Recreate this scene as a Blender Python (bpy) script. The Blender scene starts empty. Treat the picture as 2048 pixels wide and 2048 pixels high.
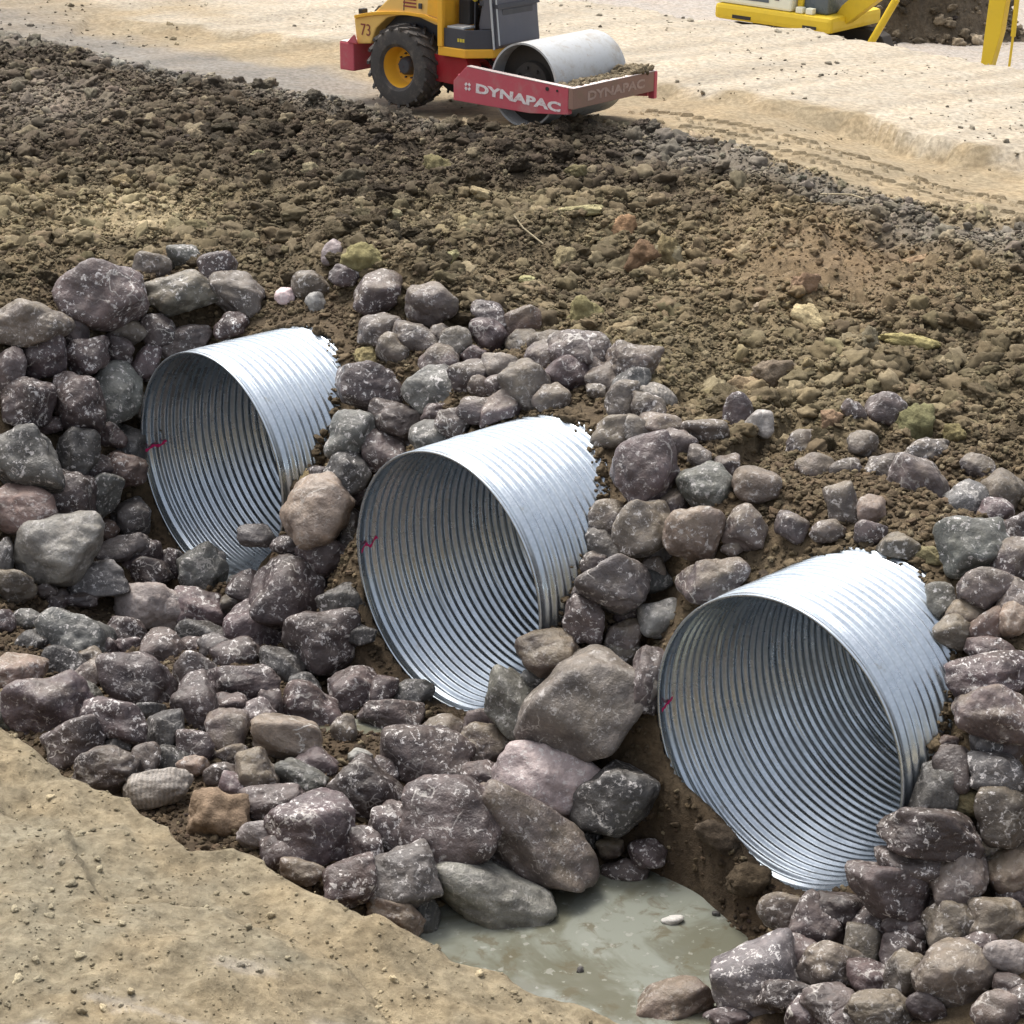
import bpy, bmesh, math, random
import numpy as np
from mathutils import Matrix, Vector

random.seed(7)
rng = np.random.default_rng(11)
scene = bpy.context.scene
COL = scene.collection

# ---------------------------------------------------------------- camera
FPX = 4000.0                                   # focal length in pixels of a 2048 px frame
CAM_Z = 10.875
_u = np.array([0.032, 0.920, 0.390]); _u /= np.linalg.norm(_u)
_f = np.array([0, 0, -1.0])
_y = _f - (_f @ _u) * _u; _y /= np.linalg.norm(_y)
_x = np.cross(_y, _u)
RC = np.stack([_x, _y, _u])                    # camera axes -> world
cam_data = bpy.data.cameras.new('camera')
cam = bpy.data.objects.new('camera', cam_data)
COL.objects.link(cam)
cam_data.sensor_width = 36.0
cam_data.lens = 36.0 * FPX / 2048.0
cam_data.clip_start = 0.1
cam_data.clip_end = 2000.0
cam.matrix_world = Matrix(np.vstack([np.hstack([RC, [[0], [0], [CAM_Z]]]), [0, 0, 0, 1]]).tolist())
scene.camera = cam

# ---------------------------------------------------------------- light
SUN_FROM = Vector((-0.26, 0.34, 0.86)).normalized()
world = bpy.data.worlds.new('World'); scene.world = world; world.use_nodes = True
wn = world.node_tree.nodes; wl = world.node_tree.links
sky = wn.new('ShaderNodeTexSky'); sky.sky_type = 'NISHITA'; sky.sun_disc = False
sky.sun_elevation = math.asin(SUN_FROM.z)
sky.sun_rotation = math.atan2(SUN_FROM.x, SUN_FROM.y)
sky.air_density = 1.0; sky.dust_density = 6.0; sky.ozone_density = 1.0
wn['Background'].inputs['Strength'].default_value = 0.15
haze_sky = wn.new('ShaderNodeHueSaturation'); haze_sky.inputs['Saturation'].default_value = 0.42   # milky, hazy daylight
wl.new(sky.outputs[0], haze_sky.inputs['Color'])
wl.new(haze_sky.outputs[0], wn['Background'].inputs['Color'])
sun_data = bpy.data.lights.new('sun', 'SUN')
sun = bpy.data.objects.new('sun', sun_data); COL.objects.link(sun)
sun_data.energy = 1.5
sun_data.angle = math.radians(18.0)
sun_data.color = (1.0, 0.965, 0.90)
sun.rotation_euler = SUN_FROM.to_track_quat('Z', 'Y').to_euler()
vs = scene.view_settings
vs.view_transform = 'Standard'; vs.look = 'None'; vs.gamma = 1.0; vs.use_curve_mapping = False
vs.exposure = 0.95
scene.cycles.max_bounces = 5
scene.cycles.use_denoising = True

# ---------------------------------------------------------------- maths helpers
def unproject(px, py, z):
    d = RC @ np.array([(px - 1024) / FPX, -(py - 1024) / FPX, -1.0])
    return np.array([0, 0, CAM_Z]) + d * ((z - CAM_Z) / d[2])

def project(P):
    c = (P - np.array([0, 0, CAM_Z])) @ RC
    return 1024 + FPX * c[:, 0] / -c[:, 2], 1024 - FPX * c[:, 1] / -c[:, 2]

def hash3(i, j, k, seed):
    h = (i * 374761393 + j * 668265263 + k * 2147483647 + seed * 974634777) & 0xffffffff
    h = ((h ^ (h >> 13)) * 1274126177) & 0xffffffff
    h = ((h ^ (h >> 16)) * 2246822519) & 0xffffffff
    return ((h ^ (h >> 15)) & 0xffffff) / float(0xffffff) * 2 - 1

def vnoise(p, seed=0):
    p = np.asarray(p, float)
    i = np.floor(p).astype(np.int64); f = p - i
    w = f * f * f * (f * (f * 6 - 15) + 10)
    out = 0
    for a in (0, 1):
        wa = w[:, 0] if a else 1 - w[:, 0]
        for b in (0, 1):
            wb = w[:, 1] if b else 1 - w[:, 1]
            for c in (0, 1):
                wc = w[:, 2] if c else 1 - w[:, 2]
                out = out + wa * wb * wc * hash3(i[:, 0] + a, i[:, 1] + b, i[:, 2] + c, seed)
    return out

def fbm(p, seed=0, octaves=4, gain=0.5):
    p = np.asarray(p, float); s = 0; a = 1.0
    for o in range(octaves):
        s = s + a * vnoise(p * (2.03 ** o) + o * 17.3, seed + o); a *= gain
    return s

def sstep(a, b, x):
    t = np.clip((x - a) / (b - a), 0, 1)
    return t * t * (3 - 2 * t)

def p3(x, y, z=0.0):
    return np.stack([x, y, np.zeros_like(x) + z], 1)

# ---------------------------------------------------------------- object helpers
def mesh_from(name, verts, faces, mat=None, smooth=False, colors=None):
    me = bpy.data.meshes.new(name)
    verts = np.asarray(verts, dtype=np.float32)
    faces = np.asarray(faces, dtype=np.int32) if not isinstance(faces, list) else faces
    if isinstance(faces, np.ndarray):
        k = faces.shape[1]; nf = len(faces)
        me.vertices.add(len(verts)); me.vertices.foreach_set('co', verts.ravel())
        me.loops.add(nf * k); me.loops.foreach_set('vertex_index', faces.ravel())
        me.polygons.add(nf); me.polygons.foreach_set('loop_start', np.arange(0, nf * k, k, dtype=np.int32))
        me.update(calc_edges=True); me.validate()
    else:
        me.from_pydata(verts.tolist(), [], faces); me.update()
    if smooth:
        me.polygons.foreach_set('use_smooth', np.ones(len(me.polygons), dtype=bool))
    if colors is not None:
        at = me.attributes.new('tint', 'FLOAT_COLOR', 'POINT')
        c = np.ones((len(verts), 4), np.float32); c[:, :colors.shape[1]] = colors
        at.data.foreach_set('color', c.ravel())
    if mat: me.materials.append(mat)
    return me

def link(name, me, parent=None, label=None, cat=None, group=None, kind=None):
    o = bpy.data.objects.new(name, me); COL.objects.link(o)
    if parent is not None: o.parent = parent
    if label: o['label'] = label
    if cat: o['category'] = cat
    if group: o['group'] = group
    if kind: o['kind'] = kind
    return o

def empty(name, loc, rotz, label, cat):
    o = link(name, None, None, label, cat)
    o.location = loc; o.rotation_euler = (0, 0, rotz); o.empty_display_size = 0.2
    return o

class Shape:
    """collects primitive shapes in one bmesh"""
    def __init__(self): self.bm = bmesh.new()
    def box(self, x0, x1, y0, y1, z0, z1, bevel=0.0, m=None):
        g = bmesh.ops.create_cube(self.bm, size=1.0)['verts']
        T = Matrix.Translation(((x0 + x1) / 2, (y0 + y1) / 2, (z0 + z1) / 2)) @ Matrix.Diagonal((x1 - x0, y1 - y0, z1 - z0, 1))
        if m is not None: T = m @ T
        bmesh.ops.transform(self.bm, matrix=T, verts=g)
        if bevel:
            es = list({e for v in g for e in v.link_edges})
            bmesh.ops.bevel(self.bm, geom=es, offset=bevel, segments=2, affect='EDGES', profile=0.6)
        return self
    def prism(self, pts, axis, a, b, bevel=0.0):
        """polygon pts (2-D) extruded along axis from a to b"""
        def mk(p, t):
            if axis == 'y': return (p[0], t, p[1])
            if axis == 'x': return (t, p[0], p[1])
            return (p[0], p[1], t)
        A = [self.bm.verts.new(mk(p, a)) for p in pts]; B = [self.bm.verts.new(mk(p, b)) for p in pts]
        n = len(pts)
        fs = [self.bm.faces.new(A), self.bm.faces.new(B[::-1])]
        for i in range(n):
            fs.append(self.bm.faces.new([A[i], B[i], B[(i + 1) % n], A[(i + 1) % n]]))
        bmesh.ops.recalc_face_normals(self.bm, faces=fs)
        if bevel:
            es = list({e for f in fs for e in f.edges})
            bmesh.ops.bevel(self.bm, geom=es, offset=bevel, segments=2, affect='EDGES', profile=0.6)
        return self
    def tube(self, p, q, r0, r1=None, seg=16, caps=True):
        p = Vector(p); q = Vector(q); r1 = r0 if r1 is None else r1
        d = q - p; L = d.length
        M = Matrix.Translation((p + q) / 2) @ d.to_track_quat('Z', 'Y').to_matrix().to_4x4()
        bmesh.ops.create_cone(self.bm, cap_ends=caps, segments=seg, radius1=r0, radius2=r1, depth=L, matrix=M)
        return self
    def path(self, pts, r, seg=8):
        for a, b in zip(pts[:-1], pts[1:]): self.tube(a, b, r, seg=seg)
        return self
    def lathe_y(self, prof, cx, cz, seg=48):
        """profile of (radius, y) turned about the y axis through (cx, cz)"""
        rings = []
        for r, y in prof:
            rings.append([self.bm.verts.new((cx + r * math.cos(2 * math.pi * k / seg), y, cz + r * math.sin(2 * math.pi * k / seg))) for k in range(seg)])
        for a, b in zip(rings[:-1], rings[1:]):
            for k in range(seg):
                self.bm.faces.new([a[k], a[(k + 1) % seg], b[(k + 1) % seg], b[k]])
        return self
    def build(self, name, mat, parent=None, smooth=False, **kw):
        bmesh.ops.recalc_face_normals(self.bm, faces=self.bm.faces)
        me = bpy.data.meshes.new(name); self.bm.to_mesh(me); self.bm.free()
        if mat: me.materials.append(mat)
        if smooth:
            me.polygons.foreach_set('use_smooth', np.ones(len(me.polygons), dtype=bool))
            try: me.set_sharp_from_angle(angle=math.radians(35))
            except Exception: pass
        return link(name, me, parent, **kw)

# ---------------------------------------------------------------- material helpers
class NT:
    def __init__(self, name):
        self.m = bpy.data.materials.new(name); self.m.use_nodes = True
        self.t = self.m.node_tree; self.n = self.t.nodes; self.b = self.n['Principled BSDF']
    def new(self, typ, **kw):
        nd = self.n.new(typ)
        for k, v in kw.items():
            if hasattr(nd, k): setattr(nd, k, v)
        return nd
    def l(self, a, b): self.t.links.new(a, b)
    def coord(self, what='Object'):
        return self.new('ShaderNodeTexCoord').outputs[what]
    def noise(self, vec, scale, detail=4, rough=0.55, dist=0.0):
        nd = self.new('ShaderNodeTexNoise')
        nd.inputs['Scale'].default_value = scale; nd.inputs['Detail'].default_value = detail
        nd.inputs['Roughness'].default_value = rough; nd.inputs['Distortion'].default_value = dist
        if vec is not None: self.l(vec, nd.inputs['Vector'])
        return nd.outputs['Fac']
    def ramp(self, fac, a, b, va=0.0, vb=1.0):
        nd = self.new('ShaderNodeMapRange'); nd.interpolation_type = 'SMOOTHSTEP'
        self.l(fac, nd.inputs['Value'])
        nd.inputs['From Min'].default_value = a; nd.inputs['From Max'].default_value = b
        nd.inputs['To Min'].default_value = va; nd.inputs['To Max'].default_value = vb
        return nd.outputs['Result']
    def mix(self, fac, A, B, blend='MIX'):
        nd = self.new('ShaderNodeMix'); nd.data_type = 'RGBA'; nd.blend_type = blend
        for i, v in ((0, fac), (6, A), (7, B)):
            if hasattr(v, 'is_output') or isinstance(v, bpy.types.NodeSocket): self.l(v, nd.inputs[i])
            elif i == 0: nd.inputs[0].default_value = v
            else: nd.inputs[i].default_value = (*v, 1.0) if len(v) == 3 else v
        return nd.outputs[2]
    def math(self, op, a, b=0.0):
        nd = self.new('ShaderNodeMath'); nd.operation = op
        for i, v in enumerate((a, b)):
            if isinstance(v, bpy.types.NodeSocket): self.l(v, nd.inputs[i])
            else: nd.inputs[i].default_value = v
        return nd.outputs[0]
    def bump(self, h, strength=0.5, dist=0.02, prev=None):
        nd = self.new('ShaderNodeBump')
        nd.inputs['Distance'].default_value = dist
        if isinstance(strength, bpy.types.NodeSocket): self.l(strength, nd.inputs['Strength'])
        else: nd.inputs['Strength'].default_value = strength
        self.l(h, nd.inputs['Height'])
        if prev is not None: self.l(prev, nd.inputs['Normal'])
        return nd.outputs['Normal']
    def set(self, **kw):
        for k, v in kw.items():
            i = self.b.inputs[k.replace('_', ' ')]
            if isinstance(v, bpy.types.NodeSocket): self.l(v, i)
            else: i.default_value = (*v, 1.0) if isinstance(v, tuple) and len(v) == 3 else v
        return self.m

def mat_rock():
    k = NT('rock'); oi = k.new('ShaderNodeObjectInfo')
    off = k.new('ShaderNodeVectorMath'); off.operation = 'ADD'
    k.l(k.coord('Object'), off.inputs[0])
    cx = k.new('ShaderNodeCombineXYZ')
    k.l(k.math('MULTIPLY', oi.outputs['Random'], 37.0), cx.inputs[0]); k.l(k.math('MULTIPLY', oi.outputs['Random'], 91.0), cx.inputs[1])
    k.l(cx.outputs[0], off.inputs[1]); P = off.outputs[0]
    n1 = k.noise(P, 2.6, 6, 0.62); n2 = k.noise(P, 9.0, 5, 0.6); n3 = k.noise(P, 46.0, 3, 0.6)
    dk = k.mix(1.0, oi.outputs['Color'], (0.62, 0.60, 0.60), 'MULTIPLY')
    lt = k.mix(1.0, oi.outputs['Color'], (1.45, 1.42, 1.38), 'MULTIPLY')
    base = k.mix(k.ramp(n1, 0.32, 0.68), dk, lt)
    base = k.mix(k.ramp(n2, 0.48, 0.72, 0, 0.35), base, k.mix(1.0, base, (2.1, 2.05, 1.95), 'MULTIPLY'))
    # pale mineral flecks
    fl = k.math('MULTIPLY', k.ramp(k.noise(P, 17.0, 5, 0.74, 0.5), 0.55, 0.60), k.ramp(k.noise(P, 4.2, 3, 0.6), 0.40, 0.54))
    at = k.new('ShaderNodeAttribute'); at.attribute_type = 'OBJECT'; at.attribute_name = 'fleck'
    fl = k.math('MINIMUM', k.math('MULTIPLY', fl, k.math('MULTIPLY', at.outputs['Fac'], 0.95)), 0.9)
    base = k.mix(fl, base, (0.60, 0.57, 0.55))
    # white veins
    vd = k.new('ShaderNodeVectorMath'); vd.operation = 'ADD'
    nz = k.new('ShaderNodeTexNoise'); nz.inputs['Scale'].default_value = 3.5; nz.inputs['Detail'].default_value = 4
    k.l(P, nz.inputs['Vector']); sc = k.new('ShaderNodeVectorMath'); sc.operation = 'SCALE'; sc.inputs['Scale'].default_value = 0.55
    k.l(nz.outputs['Color'], sc.inputs[0]); k.l(P, vd.inputs[0]); k.l(sc.outputs[0], vd.inputs[1])
    vo = k.new('ShaderNodeTexVoronoi'); vo.feature = 'DISTANCE_TO_EDGE'; vo.inputs['Scale'].default_value = 2.3
    k.l(vd.outputs[0], vo.inputs['Vector'])
    vn = k.ramp(vo.outputs['Distance'], 0.0, 0.035, 1, 0)
    vn = k.math('MULTIPLY', vn, k.ramp(k.noise(P, 1.9, 2), 0.50, 0.62))
    av = k.new('ShaderNodeAttribute'); av.attribute_type = 'OBJECT'; av.attribute_name = 'vein'
    vn = k.math('MULTIPLY', vn, av.outputs['Fac'])
    base = k.mix(vn, base, (0.52, 0.49, 0.45))
    # layered stripes
    ws = k.new('ShaderNodeTexWave'); ws.inputs['Scale'].default_value = 7.0; ws.inputs['Distortion'].default_value = 6.0; ws.inputs['Detail'].default_value = 3
    k.l(P, ws.inputs['Vector'])
    as_ = k.new('ShaderNodeAttribute'); as_.attribute_type = 'OBJECT'; as_.attribute_name = 'stripe'
    sf = k.math('MULTIPLY', k.ramp(ws.outputs['Fac'], 0.35, 0.75), as_.outputs['Fac'])
    base = k.mix(sf, base, (0.10, 0.095, 0.085))
    # clinging earth
    ge = k.new('ShaderNodeNewGeometry'); sx = k.new('ShaderNodeSeparateXYZ'); k.l(ge.outputs['Normal'], sx.inputs[0])
    ad = k.new('ShaderNodeAttribute'); ad.attribute_type = 'OBJECT'; ad.attribute_name = 'dust'
    df = k.math('ADD', k.math('MULTIPLY', sx.outputs['Z'], 0.30), k.noise(P, 3.0, 6, 0.65))
    df = k.math('MULTIPLY', k.ramp(df, 0.50, 0.86), ad.outputs['Fac'])
    base = k.mix(df, base, (0.165, 0.132, 0.084))
    bm = k.bump(k.noise(P, 5.5, 7, 0.66), 0.6, 0.08)
    bm = k.bump(n3, 0.35, 0.010, bm)
    bm = k.bump(sf, 0.35, 0.02, bm)
    rg = k.ramp(n2, 0.35, 0.7, 0.30, 0.66)
    return k.set(Base_Color=base, Roughness=rg, Normal=bm, **{'Specular IOR Level': 0.5})

def mat_earth(name='earth', rough=0.95, bump=0.8, fine=60.0):
    k = NT(name); P = k.coord('Object')
    at = k.new('ShaderNodeAttribute'); at.attribute_name = 'tint'
    n1 = k.noise(P, 1.7, 5, 0.6); n2 = k.noise(P, 11.0, 6, 0.65); n3 = k.noise(P, fine, 4, 0.65)
    c = k.mix(k.ramp(n2, 0.25, 0.75), k.mix(1.0, at.outputs['Color'], (0.66, 0.64, 0.62), 'MULTIPLY'), k.mix(1.0, at.outputs['Color'], (1.34, 1.34, 1.34), 'MULTIPLY'))
    c = k.mix(k.ramp(n1, 0.35, 0.65, 0, 0.30), c, k.mix(1.0, c, (1.12, 0.98, 0.80), 'MULTIPLY'))
    c = k.mix(k.ramp(n3, 0.60, 0.72, 0, 0.45), c, k.mix(1.0, c, (1.7, 1.65, 1.6), 'MULTIPLY'))
    c = k.mix(k.ramp(n3, 0.40, 0.28, 0, 0.5), c, k.mix(1.0, c, (0.55, 0.53, 0.5), 'MULTIPLY'))
    b = k.bump(n2, k.math('MULTIPLY', at.outputs['Alpha'], bump), 0.06); b = k.bump(n3, k.math('MULTIPLY', at.outputs['Alpha'], bump * 0.8), 0.015, b)
    return k.set(Base_Color=c, Roughness=rough, Normal=b, **{'Specular IOR Level': 0.25})

def mat_rubble(name, inst=True):
    k = NT(name); P = k.coord('Object')
    at = k.new('ShaderNodeAttribute'); at.attribute_name = 'tint'; at.attribute_type = 'INSTANCER'
    n2 = k.noise(P, 2.2, 6, 0.7); n3 = k.noise(P, 9.0, 4, 0.7)
    C = at.outputs['Color']
    c = k.mix(k.ramp(n2, 0.25, 0.75), k.mix(1.0, C, (0.68, 0.66, 0.63), 'MULTIPLY'), k.mix(1.0, C, (1.32, 1.32, 1.30), 'MULTIPLY'))
    c = k.mix(k.ramp(n3, 0.58, 0.70, 0, 0.4), c, k.mix(1.0, c, (1.6, 1.55, 1.45), 'MULTIPLY'))
    b = k.bump(n2, 0.5, 0.012); b = k.bump(n3, 0.4, 0.004, b)
    return k.set(Base_Color=c, Roughness=0.95, Normal=b, **{'Specular IOR Level': 0.2})

def mat_clod():
    k = NT('clod_earth'); P = k.coord('Object'); oi = k.new('ShaderNodeObjectInfo')
    n2 = k.noise(P, 8.0, 6, 0.65); n3 = k.noise(P, 45.0, 4, 0.65)
    c = k.mix(k.ramp(n2, 0.25, 0.75), k.mix(1.0, oi.outputs['Color'], (0.62, 0.60, 0.58), 'MULTIPLY'), k.mix(1.0, oi.outputs['Color'], (1.35, 1.35, 1.35), 'MULTIPLY'))
    c = k.mix(k.ramp(n3, 0.58, 0.72, 0, 0.4), c, k.mix(1.0, c, (1.6, 1.6, 1.5), 'MULTIPLY'))
    b = k.bump(n2, 0.9, 0.07); b = k.bump(n3, 0.6, 0.015, b)
    return k.set(Base_Color=c, Roughness=0.95, Normal=b, **{'Specular IOR Level': 0.2})

def mat_plain(name, col, rough=0.5, metal=0.0, dirt=0.3, dirtcol=(0.20, 0.16, 0.11), scale=3.0, wear=None, bump=0.0):
    k = NT(name); P = k.coord('Object')
    n = k.noise(P, scale, 7, 0.68); n2 = k.noise(P, scale * 7, 4, 0.6)
    c = k.mix(k.ramp(n, 0.46, 0.74, 0, dirt), col, dirtcol)
    c = k.mix(k.ramp(n2, 0.55, 0.8, 0, dirt * 0.6), c, dirtcol)
    if wear: c = k.mix(k.ramp(k.noise(P, scale * 1.7, 8, 0.75), 0.56, 0.64, 0, 0.85), c, wear)
    r = k.ramp(n, 0.3, 0.7, rough, min(1.0, rough + 0.25))
    m = k.set(Base_Color=c, Roughness=r, Metallic=metal)
    if bump: k.set(Normal=k.bump(n2, bump, 0.01))
    return m

def mat_zinc():
    k = NT('galvanised_steel'); P = k.coord('Object')
    vo = k.new('ShaderNodeTexVoronoi'); vo.inputs['Scale'].default_value = 26.0; k.l(P, vo.inputs['Vector'])
    n = k.noise(P, 1.3, 6, 0.6)
    c = k.mix(k.ramp(vo.outputs['Distance'], 0.0, 0.9), (0.56, 0.605, 0.645), (0.46, 0.51, 0.55))
    c = k.mix(k.ramp(n, 0.40, 0.68, 0, 0.6), c, (0.38, 0.43, 0.47))
    d = k.ramp(k.noise(P, 5.0, 7, 0.75), 0.60, 0.72, 0, 0.6)
    c = k.mix(d, c, (0.30, 0.27, 0.22))
    r = k.ramp(k.noise(P, 3.0, 5, 0.6), 0.3, 0.7, 0.22, 0.36)
    return k.set(Base_Color=c, Roughness=r, Metallic=0.88)

def mat_water():
    k = NT('muddy_water'); P = k.coord('Object')
    n = k.noise(P, 0.9, 5, 0.62, 0.8); n2 = k.noise(P, 3.6, 5, 0.65, 0.5); n3 = k.noise(P, 9.0, 3, 0.5)
    c = k.mix(k.ramp(n, 0.40, 0.58), (0.212, 0.222, 0.188), (0.135, 0.134, 0.100))
    c = k.mix(k.ramp(n2, 0.52, 0.66, 0, 0.75), c, (0.115, 0.10, 0.065))
    c = k.mix(k.ramp(n3, 0.62, 0.68, 0, 0.5), c, (0.34, 0.34, 0.30))
    b = k.bump(k.noise(P, 2.6, 3, 0.5), 0.10, 0.02)
    k.set(Base_Color=c, Roughness=0.03, Normal=b, **{'Specular IOR Level': 0.5})
    tr = k.new('ShaderNodeBsdfTransparent'); tr.inputs[0].default_value = (0.85, 0.88, 0.72, 1)
    mx = k.new('ShaderNodeMixShader'); mx.inputs[0].default_value = 0.16
    k.l(k.b.outputs[0], mx.inputs[1]); k.l(tr.outputs[0], mx.inputs[2])
    k.l(mx.outputs[0], k.n['Material Output'].inputs['Surface'])
    return k.m

M_RUB = mat_rubble('rubble'); M_ROCK = mat_rock(); M_EARTH = mat_earth(); M_CLOD = mat_clod(); M_ZINC = mat_zinc(); M_WATER = mat_water()
M_SAND = mat_earth('sand', 0.95, 0.55, 42.0)

# ---------------------------------------------------------------- pipe geometry shared by terrain and stones
R_PIPE = 1.5
AX = np.array([0.7128, 0.7014, 0.0]); AX /= np.linalg.norm(AX)      # along the pipes, into the bank
SD = np.array([AX[1], -AX[0], 0.0])                                  # across the mouths
MOUTHS = [np.array([-3.81, 23.23, 1.47]), np.array([-0.71, 19.91, 1.56]), np.array([2.57, 16.74, 1.46])]

def pipe_push(P, clear=0.03, tmin=0.03, centre=None):
    """move points that would lie inside a pipe out to its skin"""
    P = P.copy()
    for m in MOUTHS:
        d = P - m
        t = d @ AX; s = d @ SD; z = d[:, 2]
        r = np.hypot(s, z) + 1e-9
        if centre is not None:
            ce = centre - m
            if ce @ AX < 0.3 and math.hypot(ce @ SD, ce[2]) < R_PIPE * 0.9:      # lies before the mouth: flatten against its plane
                q = (t > -0.02) & (r < R_PIPE + 0.3)
                P[q] -= np.outer(t[q] + 0.02, AX)
                continue
        k = (t > tmin) & (r < R_PIPE + clear)
        f = (R_PIPE + clear) / r
        P[k] = m + np.outer(t[k], AX) + np.outer((s * f)[k], SD) + np.outer((z * f)[k], [0, 0, 1])
    return P
# ================================================================ the lie of the land
CTRL = [
(425,1165,-.05),(885,1410,-.02),(1560,1790,-.05),(350,1100,.30),(450,1125,.22),
(1150,1800,-.65),(1250,1900,-.7),(1400,1850,-.65),(1440,1770,-.5),(1000,1830,-.55),(880,1890,-.6),(900,1950,-.65),(1300,1760,-.55),(1100,1850,-.6),(1350,1950,-.6),
(1560,1850,-.15),(1350,1690,-.12),(1470,2000,-.3),(1100,2000,-.7),(1200,1700,-.2),(1300,2040,-.6),
(1600,1880,.05),(1800,1900,.4),(2000,1900,.7),(1650,2048,.15),(1900,2048,.5),(2048,2048,.7),(2048,1700,1.0),(1850,1700,.5),(1720,1770,.1),
(1870,1560,.7),(1950,1400,1.6),(2048,1400,1.9),(1960,1250,2.35),(2048,1200,2.6),(1890,1160,2.85),(2048,1000,3.12),(1900,1010,3.12),(1720,1060,3.08),
(1240,1480,.15),(1300,1560,.35),(1440,1685,.30),(1520,1735,.22),(1520,1830,-.45),(1450,1810,-.5),(1260,1300,.7),(1300,1220,1.2),(1200,1180,1.3),(1330,1150,2.0),(1400,1070,2.6),(1250,1000,2.3),(1260,880,2.85),(1480,980,3.0),(1350,800,3.1),
(610,1150,.3),(640,1000,.9),(700,900,1.5),(720,830,2.0),(800,800,2.4),(750,720,2.75),(900,740,2.92),(690,640,3.08),(1000,680,3.12),(720,1300,.32),(800,1400,.10),
(290,1150,.1),(150,1150,.3),(0,1150,.5),(200,1000,.9),(0,1000,1.2),(240,850,1.7),(0,800,2.2),(250,740,2.35),(120,650,2.8),(300,620,2.95),(0,600,3.1),(450,600,3.12),
(100,1300,.2),(0,1300,.3),(300,1350,.3),(500,1300,.25),(650,1250,.05),(700,1370,0),(500,1450,.2),(250,1500,.3),(100,1420,.3),(850,1470,0),(1000,1500,.2),(1150,1420,.4),(700,1600,.2),(900,1600,.2),(1100,1620,.1),(800,1750,0),(1000,1720,-.2),(550,1650,.2),(400,1580,.2),(0,1400,.3),
(0,1700,0),(500,1900,0),(900,2048,-.7),(0,2048,0),(600,2200,0),(1500,2300,0),(2300,2200,.9),(2300,1700,1.6),(2300,1200,3.0),(-250,1100,.9),(-250,700,2.9),(-300,1500,.2),(-300,450,3.4),(2350,900,3.3),
(0,450,3.3),(500,500,3.3),(900,560,3.3),(1300,650,3.33),(1700,800,3.28),(2048,850,3.3),(0,250,3.55),(400,320,3.6),(800,380,3.6),(1200,430,3.65),(1600,560,3.6),(2048,650,3.6),(1300,340,3.85),(600,260,3.75),
(0,80,3.95),(350,155,3.9),(700,200,3.82),(800,222,3.80),(900,245,3.86),(1060,262,3.93),(1300,268,3.95),(1500,318,3.95),(1700,380,3.95),(2048,455,3.95),(2300,520,3.95),(-300,40,3.95),
(813,190,3.80),(1180,200,3.95),(0,0,3.97),(700,60,3.95),(1390,60,4.05),(1800,150,4.05),(2048,200,4.05),(2300,260,4.05),(1400,160,4.0),(1000,40,4.0),(300,30,3.95),(-300,-20,3.95),
]
CW = np.array([unproject(*c) for c in CTRL])
CW = np.vstack([CW, [[-25, 70, 4.0], [0, 75, 4.0], [30, 70, 4.0], [30, 45, 4.0], [-25, 50, 4.0]]])

def tps_kernel(r2):
    return 0.5 * r2 * np.log(r2 + 1e-12)
def tps_fit(X, z, lam):
    n = len(X)
    K = tps_kernel(((X[:, None] - X[None]) ** 2).sum(2)) + lam * np.eye(n)
    Pm = np.hstack([np.ones((n, 1)), X])
    A = np.block([[K, Pm], [Pm.T, np.zeros((3, 3))]])
    return np.linalg.solve(A, np.concatenate([z, np.zeros(3)]))
_X = CW[:, :2]; _W = tps_fit(_X, CW[:, 2], 0.02)

def poly_y(pts, z):
    w = np.array([unproject(a, b, z)[:2] for a, b in pts]); w = w[np.argsort(w[:, 0])]
    return lambda x: np.interp(x, w[:, 0], w[:, 1])
EDGE = poly_y([(-400,-40),(0,80),(150,105),(330,150),(480,165),(700,195),(760,215),(900,245),(1050,262),(1250,255),(1300,262),(1400,285),(1500,312),(1600,345),(1700,380),(1800,405),(1900,430),(2048,455),(2400,540)], 3.92)
BAND = poly_y([(-400,-90),(150,20),(300,42),(390,50),(560,74),(690,85),(900,110),(1310,160),(1450,190),(1600,215),(1740,238),(1800,262),(1900,290),(2048,315),(2400,370)], 4.0)
FAR = poly_y([(-600,-150),(600,-70),(1180,0),(1300,18),(1390,38),(1480,45),(1620,60),(1690,75),(1760,85),(1870,105),(1960,122),(2048,140),(2500,220)], 4.05)

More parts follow.
